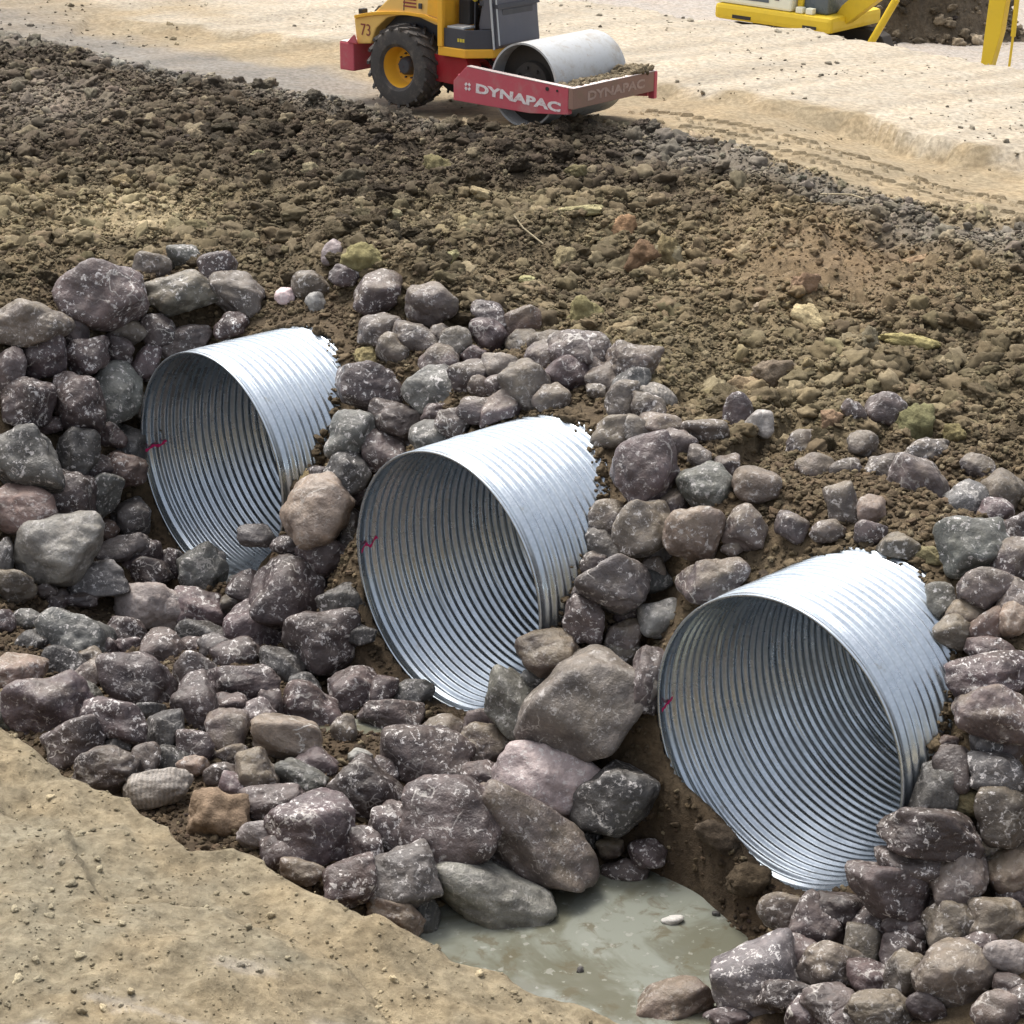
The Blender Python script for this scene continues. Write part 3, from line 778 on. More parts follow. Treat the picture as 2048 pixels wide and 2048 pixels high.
('B',110,965,220,260,-40,'g','grey-green speckled boulder above the bright tan-pink one'),
('B',140,1270,110,230,0,'q','narrow grey stone between the tan-pink boulder and the middle pipe'),
('B',1700,345,270,200,-10,'d','dusty boulder above the striped slab right of the middle pipe far end'),
('B',1690,465,195,170,0,'g','green-grey stone left of the striped slab'),
('B',1860,545,270,120,-35,'s','striped grey slab tilted down right beyond the middle pipe'),
('B',1490,360,130,105,0,'q','small purple stone under the large ridged boulder'),
('B',1500,505,105,85,0,'d','small dirty stone above the far end of the middle pipe'),
('B',1640,545,170,190,0,'d','dusty brown stone right above the far end of the middle pipe'),
('B',1770,950,330,365,15,'p','large purple boulder with jagged white vein right of the middle pipe'),
('B',1760,1255,300,295,-10,'d','dusty boulder halfway down the right side of the middle pipe'),
('B',1585,1555,355,290,-15,'n','tan-topped rounded boulder beside the lower right of the middle pipe'),
('B',1430,1755,205,240,-10,'p','dark purple boulder squeezed against the right side of the middle pipe'),
('B',1860,1755,240,200,0,'l','pale grey-green smooth boulder left of the right pipe crown'),
('B',1640,1865,180,200,0,'d','earthy stone between the dark purple and pale grey-green boulders'),
('B',1820,1470,115,115,0,'d','small dusty stone right above the tan-topped rounded boulder'),
('G',290,920,225,250,-15,'q','rounded purple boulder at the dirt edge between left and middle pipes'),
('G',585,990,260,225,-20,'q','speckled grey boulder tilted at the dirt edge, right of the rounded purple one'),
('G',110,830,155,115,0,'p','dark purple stone poking from the dirt behind the left pipe far end'),
('G',40,700,105,135,0,'w','whitish speckled stone highest in the dirt behind the left pipe'),
('C',450,190,145,185,0,'p','dark upright stone beside the pale speckled one, up right of the middle pipe'),
('C',562,252,132,130,0,'l','small pale speckled round stone on the slope between middle and right pipes'),
('C',60,245,200,105,0,'d','flat dusty stone just below the striped slab'),
('C',290,285,225,105,5,'d','flat olive stone right of the one below the striped slab'),
('C',300,575,280,240,-35,'g','grey-green faceted boulder right of the white-veined purple one'),
('C',550,560,215,175,5,'b','brown dirt-capped boulder with dark underside between middle and right pipes'),
('C',225,805,270,275,-30,'t','tan-brown boulder left of the slope above the right pipe'),
('C',500,785,190,210,-20,'q','dusty purple boulder above the crown of the right pipe, left of a round one'),
('C',735,785,152,155,0,'q','round smooth purple stone on the slope above the right pipe crown'),
('C',780,355,150,135,20,'q','small purple stone high on the slope above the right pipe'),
('C',850,470,180,125,0,'d','rounded brown stone below the small high purple one'),
('C',1010,500,160,130,0,'q','purple-grey stone right of the rounded brown one on the slope'),
('C',1050,180,112,105,0,'q','small grey stone left of the dark dome high on the right slope'),
('C',1215,172,195,155,0,'p','dark dome-shaped boulder high on the right slope'),
('C',1430,390,240,120,5,'q','low purple-grey boulder below the yellow clod on the right slope'),
('C',1390,565,290,260,-10,'q','broad half-buried purple boulder on the right slope'),
('C',1220,495,210,160,0,'q','purple stone up left of the broad half-buried one'),
('C',990,665,140,200,10,'d','upright grey stone with dark foot above the right pipe'),
('C',1145,695,140,145,0,'t','pinkish tan stone right of the upright grey one'),
('C',1630,660,220,195,20,'g','grey angular boulder right of the broad half-buried one'),
('C',1830,605,210,220,0,'b','dark brown round boulder at the right picture edge'),
('C',1680,885,350,275,0,'g','large grey-green boulder up right of the right pipe'),
('C',1860,955,180,210,0,'q','purple boulder cut by the right edge beside the large grey-green one'),
('C',1740,1105,255,195,-15,'q','ridged purple boulder right of the far end of the right pipe'),
('C',1285,900,185,145,0,'d','earth-covered boulder sitting on the crown of the right pipe'),
('C',1140,812,155,110,-5,'p','small dark purple stone just above the right pipe crown'),
('C',1480,1200,145,180,0,'g','grey-green stone leaning on the upper right side of the right pipe'),
('C',1635,1232,195,135,0,'d','dusty stone right of the one leaning on the right pipe'),
('C',1530,1345,175,165,0,'d','olive-brown round stone against the right side of the right pipe'),
('C',1755,1285,205,135,20,'t','tan stone below the ridged purple boulder'),
('C',1880,1265,140,175,0,'t','tan-grey stone cut by the right edge below the ridged boulder'),
('C',1755,1425,205,135,-5,'p','purple stone right of the right pipe, above the wide layered one'),
('C',1745,1560,370,225,5,'p','wide purple boulder with layered crest right of the right pipe'),
('C',1790,1745,360,260,-5,'q','big dusty purple boulder beside the lower right of the right pipe'),
('C',335,1055,310,230,35,'q','dusty purple boulder touching the left crown of the right pipe'),
('C',425,890,105,85,0,'d','small brown stone above the boulder at the right pipe crown'),
('C',920,805,165,105,10,'d','low olive stone above the middle of the right pipe crown'),
('C',1100,360,140,135,0,'d','small dusty stone up on the slope below the dark dome'),
('C',1690,470,150,125,0,'q','speckled purple stone above the grey angular boulder at right'),
('C',390,465,135,115,0,'q','small purple stone above the grey-green faceted boulder'),
('F',1560,572,95,75,0,'r','small red-brown stone touching the right side of the right pipe'),
('F',1600,690,195,195,0,'p','dark purple boulder right of the round green-grey one at the right pipe'),
('F',1490,780,190,235,-5,'k','round dark green-grey boulder touching the right rim of the right pipe'),
('F',1795,722,240,195,0,'g','smooth blue-grey boulder under the big dusty purple one at right'),
('F',1830,900,270,290,30,'d','large brown-grey boulder cut by the right edge below the blue-grey one'),
('F',1480,1010,430,215,-5,'p','wide purple boulder with pale speckled end at the right pipe lower lip'),
('F',1740,1055,140,110,0,'d','small brown stone right of the wide pale-ended boulder'),
('F',1385,1175,320,195,-15,'p','flat dark boulder right of the bottom of the right pipe'),
('F',1290,1290,430,265,-20,'p','large rounded dark boulder below the right pipe bottom'),
('F',1620,1225,245,270,0,'q','tall purple boulder right of the flat dark one'),
('F',1855,1200,230,220,10,'t','pale-topped tan boulder at the right picture edge'),
('F',1885,1310,160,140,0,'p','purple stone under the pale-topped tan boulder at the right edge'),
('F',1790,1430,245,205,-10,'d','rounded dusty boulder near the right edge, under the purple stone'),
('F',1050,1392,260,185,-20,'p','dark rounded stone above the pool right shore, behind a bigger one'),
('F',940,1482,290,265,-35,'p','shiny dark purple boulder leading the row along the pool right shore'),
('F',765,1400,225,195,-15,'d','brown-grey boulder at the pool right shore nearest the soil'),
('F',1370,1440,225,180,0,'p','purple boulder under the large rounded dark one'),
('F',1570,1462,220,240,0,'d','dusty tan-faced boulder left of the rounded dusty one near the right edge'),
('F',1350,1560,205,175,0,'p','speckled stone below the purple boulder, in the lower right heap'),
('F',1160,1560,170,210,0,'d','upright brown stone in the lower right heap beside the shiny dark one'),
('F',640,1700,385,335,15,'m','light grey coarse-speckled boulder at the right edge of the pool'),
('F',835,1600,200,190,0,'p','purple stone behind the coarse-speckled grey boulder'),
('F',990,1650,230,215,-25,'d','brown angular boulder right of the coarse-speckled grey one'),
('F',1350,1690,180,220,0,'d','upright dusty stone in the lower right heap centre'),
('F',1190,1722,190,165,0,'p','dark stone left of the upright dusty one in the lower right heap'),
('F',1590,1685,340,280,0,'d','large dusty grey-brown boulder in the lower right heap'),
('F',1850,1612,230,155,-10,'w','pale pinkish boulder at the right edge near the bottom corner'),
('F',795,1800,260,155,-15,'p','low purple boulder below the coarse-speckled grey one'),
('F',1000,1830,250,155,0,'p','dark speckled boulder at the bottom, right of the low purple one'),
('F',1235,1862,290,165,0,'d','brown boulder cut near the bottom of the lower right heap'),
('F',1455,1842,170,135,0,'p','purple stone under the large dusty grey-brown boulder'),
('F',215,1835,380,220,10,'t','large dusty tan boulder at the bottom edge of the pool'),
('F',500,1900,210,95,0,'p','dark low stone at the bottom right of the large dusty tan one'),
('F',1840,1060,190,110,0,'d','low brown stone above the pale-topped tan boulder'),
('F',1540,1340,120,85,0,'p','small purple stone wedged under the tall purple boulder'),
('F',1715,1560,150,130,0,'p','dark small stone in the gap left of the pale pinkish right edge boulder'),
]
# distinct lumps of earth and slabs on the fill slope
CLODS = [
('G',1650,570,120,165,0,(.27,.19,.105),'orange tan upright lump high on the slope above the middle pipe'),
('G',1755,705,165,165,0,(.22,.14,.075),'reddish brown lump below the orange tan one'),
('G',1885,690,120,175,0,(.21,.18,.10),'olive oval lump right of the reddish brown one'),
('G',200,725,205,170,0,(.23,.20,.10),'big olive lump above the rounded purple boulder'),
('G',330,490,160,65,0,(.24,.20,.13),'flat layered slab of earth on the dark slope'),
('G',870,372,115,62,-10,(.36,.30,.17),'pale flat lump in the middle of the dark slope'),
('G',1400,470,240,55,5,(.36,.30,.17),'long pale thin slab on the slope left of the orange lump'),
('G',620,232,130,140,0,(.19,.16,.085),'olive lump high on the slope below the roller wheel'),
('G',130,292,150,105,0,(.10,.08,.055),'dark lump high on the slope left below the roller wheel'),
('G',1385,252,110,80,0,(.22,.19,.10),'olive lump below the roller drum'),
('G',655,735,175,80,35,(.25,.21,.12),'tilted olive slab above the tilted speckled boulder'),
('G',1320,722,110,115,0,(.23,.20,.11),'square olive lump in mid slope above the middle pipe'),
('G',1430,1035,180,210,0,(.22,.19,.095),'large olive lump above the middle pipe far end'),
('G',230,1260,130,110,0,(.26,.22,.12),'olive lump at the far end of the left pipe'),
('G',1115,845,85,42,0,(.44,.38,.22),'small pale stone chip in mid slope above the middle pipe'),
('C',480,60,135,115,0,(.31,.23,.14),'squarish tan lump on the slope beyond the striped slab'),
('C',1380,225,175,215,-50,(.19,.17,.085),'yellow olive clod high on the right slope'),
('C',1570,292,105,92,0,(.27,.225,.11),'yellow stone beside the yellow olive clod'),
('C',940,215,95,90,0,(.32,.23,.15),'pinkish tan lump high on the slope above the right pipe'),
('C',1440,925,140,95,0,(.22,.19,.105),'olive lump on the far end of the right pipe crown'),
('H',820,1375,170,130,-35,(.40,.32,.19),'pale tan angular slab on the right side of the slope'),
('H',1355,1500,290,75,-8,(.30,.25,.12),'long olive slab lying on the right side of the slope'),
('H',570,1325,105,55,25,(.42,.34,.24),'thin pale chip left of the pale tan angular slab'),
('H',95,1040,120,145,0,(.23,.19,.12),'brown oval lump at the left side of the smooth brown patch'),
('H',640,1660,200,130,0,(.17,.14,.10),'dark brown lump above the squarish tan one'),
('H',1385,1085,150,55,15,(.31,.24,.14),'flat tan slab in the smooth brown patch at right'),
('H',1130,1490,90,130,-20,(.23,.20,.14),'grey leaning slab left of the long olive slab'),
('H',800,1200,120,90,0,(.27,.20,.13),'rounded tan lump in the smooth brown patch'),
('I',1080,745,85,70,-20,(.27,.22,.15),'pale grey lump on the dark slope up left, left of a pair'),
('I',1190,720,75,50,20,(.34,.30,.22),'pale grey lump on the dark slope up left, right of a pair'),
('I',990,510,90,50,0,(.24,.20,.13),'grey lump just under the track at upper left'),
('I',1420,855,110,55,0,(.30,.26,.15),'flat olive slab on the slope at upper left'),
('I',1715,935,85,90,0,(.26,.22,.13),'olive lump right of the flat slab at upper left'),
('I',680,1000,100,80,0,(.22,.18,.10),'brown lump above the bare tan patch at left'),
('I',1090,1245,120,75,-10,(.33,.27,.15),'tan slab at the right end of the bare tan patch'),
('I',1180,1000,110,45,5,(.28,.24,.13),'thin olive slab on the slope above the left pipe'),
('D',1200,1580,300,280,0,(.165,.138,.092),'sandy lump of earth slumped between the sand bank and the boulders'),
('A',1668,1425,125,225,-5,(.25,.20,.11),'upright clod of earth pressed on the right rim of the left pipe'),
('F',600,1210,190,140,0,(.07,.052,.034),'wet brown lump of mud at the pool shore under the right pipe'),
('F',760,1180,190,110,0,(.08,.06,.038),'wet brown mud lump right at the lower lip of the right pipe'),
('F',450,1010,210,110,-25,(.075,.056,.037),'wet mud lump under the left side of the right pipe'),
('F',1690,840,185,130,0,(.20,.165,.09),'earthy clod between the boulders right of the right pipe'),
]
# ================================================================ stones
def ico(sub):
    b = bmesh.new(); bmesh.ops.create_icosphere(b, subdivisions=sub, radius=1.0)
    v = np.array([x.co[:] for x in b.verts]); f = np.array([[q.index for q in p.verts] for p in b.faces]); b.free()
    return v / np.linalg.norm(v, axis=1)[:, None], f
ICO = {k: ico(k) for k in (1, 2, 3, 4, 5)}

def stone_shape(sub, seed, sharp=9.0, rough=1.0, nplanes=15):
    r_ = np.random.default_rng(seed)
    v, f = ICO[sub]
    nrm = r_.normal(size=(nplanes, 3)); nrm /= np.linalg.norm(nrm, axis=1)[:, None]
    nrm = np.vstack([nrm, -nrm[: nplanes // 2], np.eye(3), -np.eye(3)])
    d = r_.uniform(0.74, 1.10, len(nrm)); d[-6:] = r_.uniform(0.95, 1.15, 6)
    q = np.clip(v @ nrm.T / d, 0, None)
    r = (q ** sharp).sum(1) ** (-1 / sharp)
    o = r_.uniform(-50, 50, 3)
    r = r * (1 + rough * (0.12 * fbm(v * 1.4 + o, seed, 2) + 0.038 * fbm(v * 3.6 + o, seed + 3, 3) + 0.012 * fbm(v * 11 + o, seed + 7, 2)))
    p = v * r[:, None]
    lo, hi = p.min(0), p.max(0)
    return (p - (lo + hi) / 2) / ((hi - lo) / 2), f

CAMX, CAMY, CAMF = RC[:, 0], RC[:, 1], -RC[:, 2]
LOOKS = {  # colour, fleck, vein, dust, stripe, sharpness
 'p': ((.072,.054,.055), 1.0, .6, .10, 0, 12), 'q': ((.090,.074,.073), .95, .5, .40, 0, 11), 'g': ((.090,.094,.090), .8, .4, .10, 0, 12),
 'l': ((.20,.208,.195), .5, .6, .10, 0, 9), 't': ((.155,.115,.090), .5, .5, .40, 0, 11), 'd': ((.105,.090,.076), .8, .3, .50, 0, 11),
 'w': ((.33,.29,.28), .6, .1, .10, 0, 8), 'r': ((.115,.075,.066), .7, .4, .2, 0, 12), 'b': ((.095,.073,.056), .4, .2, .6, 0, 10),
 'k': ((.042,.043,.042), .6, .5, .05, .25, 15), 'v': ((.19,.16,.12), .5, 1.6, .3, 0, 12), 's': ((.21,.20,.185), .5, 0, .2, .40, 12),
 'n': ((.105,.096,.090), .7, .7, .30, 0, 20), 'm': ((.15,.155,.15), 1.9, .2, .05, 0, 15)}

def place_stone(name, P, D, px, w, h, tilt, look, seed, label, cat, group, col=None, sink=1.0, sub=None, mat=None, depth=1.0):
    dist = np.linalg.norm(P - np.array([0, 0, CAM_Z]))
    hw = w / 2 * dist / FPX; hh = h / 2 * dist / FPX; hd = math.sqrt(hw * hh) * 0.95 * depth
    c, fleck, vein, dust, stripe, sharp = LOOKS[look]
    big = max(w, h)
    sub = sub or (5 if big > 92 else 4)
    r_ = np.random.default_rng(seed + 500)
    v, f = stone_shape(sub, seed, sharp * r_.uniform(0.75, 1.5), 0.8 if look in 'nmk' else 1.0, 7 if look in 'nmk' else 13)
    if mat is not None: v = v * (1 + (0.6 if label.startswith(('wet', 'sandy')) else 1.0) * (0.12 * fbm(ICO[sub][0] * 2.6 + seed, seed, 2) + 0.10 * fbm(ICO[sub][0] * 7 + seed, seed + 2, 2)))[:, None]
    a = math.radians(tilt); ca, sa = math.cos(a), math.sin(a)
    ex = CAMX * ca + CAMY * sa; ey = -CAMX * sa + CAMY * ca
    C = P - D * hd * sink
    for m in MOUTHS:                                   # beside or before a pipe, not in it
        dd = C - m; t = dd @ AX; s_ = dd @ SD; r = math.hypot(s_, dd[2])
        need = R_PIPE + 0.62 * min(hw, hh)
        if np.any(D) and r < R_PIPE * 0.86 and -0.8 * hd < t < 0.7: C = C - AX * (t + 0.8 * hd)
        elif np.any(D) and t > -0.2 * hd and r < need:
            C = C + (SD * s_ + np.array([0, 0, 1]) * dd[2]) / r * (need - r)
    W = np.outer(v[:, 0] * hw * 1.16, ex) + np.outer(v[:, 1] * hh * 1.16, ey) + np.outer(v[:, 2] * hd, CAMF)
    W = pipe_push(W + C, 0.035, 0.05, C) - C
    # turn about the vertical axis data into a local frame with z up
    me = mesh_from(name, W, f, mat or M_ROCK, True)
    o = link(name, me, None, label, cat, group)
    o.location = C
    k = 1 + 0.16 * r_.normal(); hue = r_.normal(size=3) * 0.035
    cc = np.clip(np.array(col if col is not None else c) * 0.9 * max(0.6, k) * (1 + hue), 0.02, 0.7)
    if col is None: cc = cc * 0.75 + np.array([.088, .072, .071]) * 0.25 * cc.mean() / .077
    o.color = (*cc, 1.0)
    if mat is None or mat is M_ROCK:
        o['fleck'] = float(fleck * r_.uniform(0.5, 1.3)); o['vein'] = float(vein * r_.uniform(0.2, 1.6))
        o['dust'] = float(min(1, dust * r_.uniform(0.6, 1.4))); o['stripe'] = float(stripe)
    return o

def survey(tab, i):
    out = []
    for e in tab:
        x0, y0, s = VIEWS[e[0]]
        out.append((x0 + e[1] / s, y0 + e[2] / s, e[3] / s, e[4] / s))
    return np.array(out)
bs = survey(BOULDERS, 0)
HP, HD = hit_ground(bs[:, 0], bs[:, 1] + 0.02 * bs[:, 3])
BOULDER_XY = []
for i, e in enumerate(BOULDERS):
    place_stone('boulder', HP[i], HD[i], bs[i, 0], bs[i, 2], bs[i, 3], e[5], e[6], 1000 + i * 7, e[7], 'boulder', 'riprap boulders around the culvert pipes', depth=0.7 if e[6] == 's' else 1.0)
cs = survey(CLODS, 0)
CP, CD = hit_ground(cs[:, 0], cs[:, 1] + 0.15 * cs[:, 3])
for i, e in enumerate(CLODS):
    place_stone('earth_clod', CP[i], CD[i], cs[i, 0], cs[i, 2], cs[i, 3], e[5], 'd', 5000 + i * 7, e[7], 'earth clod', 'earth clods', col=e[6], sub=4, mat=M_CLOD, sink=0.45)

def in_poly(px, py, poly):
    c = np.zeros(len(px), bool); n = len(poly)
    for i in range(n):
        x1, y1 = poly[i]; x2, y2 = poly[(i + 1) % n]
        k = ((y1 > py) != (y2 > py)) & (px < (x2 - x1) * (py - y1) / (y2 - y1 + 1e-9) + x1)
        c ^= k
    return c
def free_of_pipes(P, clear=0.05):
    ok = np.ones(len(P), bool)
    for m in MOUTHS:
        d = P - m; ok &= ~(((d @ AX) > -0.15) & (np.hypot(d @ SD, d[:, 2]) < R_PIPE + clear))
    return ok

STOP = set('the of in at on a by to between and with above below beside from left right just up down under behind one cut high low its first second third leftmost rightmost touching half lying near against set standing over into squeezed wedged poking resting sitting tilted'.split())
def short(label):
    w = label.replace(',', '').split()[:8]
    while w and w[-1] in STOP: w.pop()
    return ' '.join(w)
ANCHORS = [(a[0], a[1], short(e[7])) for a, e in list(zip(bs, BOULDERS)) + list(zip(cs, CLODS))]
def beside(px, py):
    a = min(ANCHORS, key=lambda q: (q[0] - px) ** 2 + (q[1] - py) ** 2)
    dx, dy = px - a[0], py - a[1]
    side = ('right of' if dx > 0 else 'left of') if abs(dx) > abs(dy) else ('below' if dy > 0 else 'above')
    return f'{side} the {a[2]}'

# smaller stones filling the hollows between the boulders
ZONES = [[(-20,600),(260,640),(270,1100),(560,1160),(640,1000),(650,880),(760,700),(900,640),(1250,720),(1180,800),(1240,1100),(1100,1250),(1080,1400),(1240,1500),(1240,1650),(1080,1760),(880,1800),(600,1720),(350,1580),(-20,1430)],
         [(1230,760),(1420,860),(1300,1300),(1190,1200),(1230,1000)], [(1850,1100),(2070,900),(2070,2060),(1500,2060),(1500,1880),(1720,1780),(1850,1560)]]
bpy.context.view_layer.update()
_dg = bpy.context.evaluated_depsgraph_get()
fx = rng.uniform(-5, 2053, 5200); fy = rng.uniform(560, 2050, 5200)
keep = np.zeros(len(fx), bool)
for zpoly in ZONES: keep |= in_poly(fx, fy, zpoly)
fx, fy = fx[keep], fy[keep]; sel = []
for j in range(len(fx)):
    dv = RC @ np.array([(fx[j] - 1024) / FPX, -(fy[j] - 1024) / FPX, -1.0])
    hit, loc, _n, _i, ob, _m = scene.ray_cast(_dg, Vector((0, 0, CAM_Z)), Vector(dv).normalized())
    if hit and ob.name == land.name and all(math.hypot(fx[j] - fx[k], fy[j] - fy[k]) > 36 for k in sel): sel.append(j)
    if len(sel) >= 82: break
FP, FD = hit_ground(fx[sel], fy[sel])
for q, j in enumerate(sel):
    P = FP[q]
    if not free_of_pipes(P[None], 0.02)[0]: continue
    big = random.uniform(44, 88)
    up = bool(P[2] > 2.6)
    wx, wy = fx[j], fy[j]
    lk_ = random.choice('qdqp') if up else random.choice('pppgqk')
    lab_ = 'small ' + {'p': 'purple', 'q': 'grey', 'd': 'dusty', 'g': 'grey-green', 'k': 'dark'}[lk_] + ' stone wedged ' + beside(wx, wy)
    place_stone('filler_stone', P, FD[q], fx[j], big, big * random.uniform(0.7, 0.95), random.uniform(-35, 35), lk_, 9000 + q * 5,
                lab_, 'stone', 'small stones wedged between the boulders', sink=0.5, sub=4)

# ---------------------------------------------------------------- rubble: crumbs and clods by the thousand
CRUMBS = bpy.data.collections.new('crumb_shapes')          # shapes that the scatter uses; not in the scene itself
for q in range(12):
    r_ = np.random.default_rng(4000 + q); v_, f_ = ICO[3]
    b_, _ = stone_shape(3, 4100 + q * 9, 11.0, 1.2, 8)
    o_ = r_.uniform(-40, 40, 3)
    b_ = b_ * (1 + 0.26 * fbm(v_ * 2.1 + o_, 60 + q, 2) + 0.18 * vnoise(v_ * 5.2 + o_, 90 + q))[:, None]
    CRUMBS.objects.link(bpy.data.objects.new('crumb_shape', mesh_from('crumb_shape', b_, f_, M_RUB, q % 2 == 0)))

def scatter_tree():
    g = bpy.data.node_groups.new('scatter', 'GeometryNodeTree')
    g.interface.new_socket('Geometry', in_out='INPUT', socket_type='NodeSocketGeometry')
    g.interface.new_socket('Geometry', in_out='OUTPUT', socket_type='NodeSocketGeometry')
    n = g.nodes; gi = n.new('NodeGroupInput'); go = n.new('NodeGroupOutput')
    ip = n.new('GeometryNodeInstanceOnPoints'); ci = n.new('GeometryNodeCollectionInfo')
    ci.inputs['Collection'].default_value = CRUMBS; ci.inputs['Separate Children'].default_value = True; ci.inputs['Reset Children'].default_value = True
    ip.inputs['Pick Instance'].default_value = True
    def attr(nm, ty):
        a = n.new('GeometryNodeInputNamedAttribute'); a.data_type = ty; a.inputs['Name'].default_value = nm
        return a.outputs['Attribute']
    L = g.links.new
    L(gi.outputs[0], ip.inputs['Points']); L(ci.outputs[0], ip.inputs['Instance'])
    L(attr('pick', 'INT'), ip.inputs['Instance Index'])
    er = n.new('FunctionNodeEulerToRotation'); L(attr('turn', 'FLOAT_VECTOR'), er.inputs[0]); L(er.outputs[0], ip.inputs['Rotation'])
    L(attr('size', 'FLOAT_VECTOR'), ip.inputs['Scale'])
    L(ip.outputs[0], go.inputs[0])
    return g
SCATTER = scatter_tree()

def rubble(name, P, size, tint, sub, mat, seed, flat=0.75, sink=0.15, parent=None):
    r_ = np.random.default_rng(seed); n = len(P)
    me = bpy.data.meshes.new(name)
    Q = P.copy(); Q[:, 2] += size * (flat * 0.5 - sink)
    me.vertices.add(n); me.vertices.foreach_set('co', Q.astype(np.float32).ravel())
    def put(nm, ty, arr, key):
        a = me.attributes.new(nm, ty, 'POINT'); a.data.foreach_set(key, arr.ravel())
    put('tint', 'FLOAT_COLOR', np.hstack([tint, np.ones((n, 1))]).astype(np.float32), 'color')
    put('turn', 'FLOAT_VECTOR', np.stack([r_.uniform(-0.6, 0.6, n), r_.uniform(-0.6, 0.6, n), r_.uniform(0, 6.28, n)], 1).astype(np.float32), 'vector')
    put('size', 'FLOAT_VECTOR', (size[:, None] * r_.uniform(0.7, 1.35, (n, 3)) * [1.1, 1.0, flat]).astype(np.float32), 'vector')
    put('pick', 'INT', r_.integers(0, 12, n).astype(np.int32), 'value')
    me.update()
    o = link(name, me, parent); o['kind'] = 'stuff'
    o.modifiers.new('scatter', 'NODES').node_group = SCATTER
    return o
rough_z = land_z

N = 420000
sx = rng.uniform(-13, 13, N); sy = rng.uniform(15.5, 41, N)
k = (np.abs(sx) < 0.31 * sy) & (sy < EDGE(sx) + 0.25)
sx, sy = sx[k], sy[k]
sz = rough_z(sx, sy); SP = np.stack([sx, sy, sz], 1)
spx, spy = project(SP)
rockline = np.interp(spx, _rt[:, 0], _rt[:, 1])
bare = np.clip(1.2 * np.exp(-(((spx - 1660) / 260) ** 2 + ((spy - 520) / 95) ** 2)) + np.exp(-(((spx - 270) / 140) ** 2 + ((spy - 430) / 32) ** 2)) + 0.8 * np.exp(-(((spx - 100) / 120) ** 2 + ((spy - 200) / 45) ** 2)), 0, 1)
rimz = sstep(-2.0, -0.6, sy - EDGE(sx)) * sstep(1150, 1400, spx)
prob = (1 - 0.72 * bare) * (1 - 0.6 * rimz) * np.where(spy < rockline, 1.0, np.where(spy < rockline + 200, 0.85, 0.45))
k = (rng.uniform(size=len(sx)) < prob) & (spx > -80) & (spx < 2130) & free_of_pipes(SP, 0.06) & (sz > -0.42)
SP = SP[k]; spx, spy = spx[k], spy[k]; bare = bare[k]
tint = ground_tint(SP)
tint = tint * np.exp(rng.normal(0, 0.20, len(SP)))[:, None] * (1 + rng.normal(0, 0.018, (len(SP), 3)))
lightc = rng.uniform(size=len(SP)) < 0.07
tint[lightc] = tint[lightc] * 0.5 + np.array([0.24, 0.20, 0.13]) * 0.5
u = rng.uniform(size=len(SP))
size = 0.0155 * (1 - u) ** -0.46 * np.exp(0.55 * np.clip(fbm(SP * 0.9, 77, 3), -1.2, 1.2))
inrock = spy > np.interp(spx, _rt[:, 0], _rt[:, 1]) + 60
size = np.clip(size, 0.014, np.where(inrock, 0.045, 0.15)) * (1 - 0.35 * bare)
tint = np.clip(tint, 0.025, 0.6)
iBig = np.where((size > 0.062) & (rng.uniform(size=len(size)) < 0.6))[0]; iSm = np.where(size <= 0.062)[0]
if len(iSm) > 150000: iSm = rng.choice(iSm, 150000, replace=False)
# the largest loose clods are things of their own
iBig = iBig[np.argsort(-size[iBig])]
single = iBig[:150]; rest = iBig[150:]
clod_meshes = []
for q in range(12):
    b, f = stone_shape(4, 7000 + q * 13, 11.0, 1.4, 9)
    b = b * (1 + 0.20 * fbm(ICO[4][0] * 2.3 + q * 7, 70 + q, 2) + 0.16 * fbm(ICO[4][0] * 6 + q, 170 + q, 2))[:, None]
    clod_meshes.append(mesh_from('earth_clod', b, f, M_CLOD, True))
def zone_words(px, py):
    col_ = 'at the far left' if px < 300 else 'above the left pipe' if px < 720 else 'above the middle pipe' if px < 1260 else 'above the right pipe' if px < 1760 else 'at the far right'
    row_ = 'just under the track' if py < EDGE_PY(px) + 110 else 'halfway up the slope' if py < _rt_at(px) - 90 else 'low near the boulders'
    return row_ + ' ' + col_
_rt_at = lambda a: float(np.interp(a, _rt[:, 0], _rt[:, 1]))
EDGE_PY = lambda a: float(np.interp(a, [0, 330, 700, 1050, 1300, 1600, 2048], [80, 150, 195, 262, 262, 345, 455]))
for q, j in enumerate(single):
    L_ = tint[j].mean(); hue_ = tint[j][0] / max(tint[j][2], 1e-3)
    shade_ = 'dark brown' if L_ < 0.085 else 'olive brown' if L_ < 0.14 else 'light tan'
    big_ = 'big' if size[j] > 0.12 else 'fist-sized'
    lab_ = f'{big_} {shade_} earth clod ' + beside(spx[j], spy[j])
    o = link('earth_clod', clod_meshes[q % 12], None, lab_, 'earth clod', 'loose clods on the fill slope')
    s_ = size[j] * 1.05
    o.location = SP[j] + np.array([0, 0, 0.25 * s_])
    o.rotation_euler = (random.uniform(-0.5, 0.5), random.uniform(-0.5, 0.5), random.uniform(0, 6.28))
    o.scale = (s_ * random.uniform(0.8, 1.35), s_ * random.uniform(0.8, 1.2), s_ * random.uniform(0.55, 0.85))
    o.color = (*tint[j], 1)
rubble('earth_clods', SP[rest], size[rest], tint[rest], 2, M_EARTH, 300, sink=0.42)
rubble('earth_crumbs', SP[iSm], size[iSm], tint[iSm], 1, M_EARTH, 400, sink=0.0)

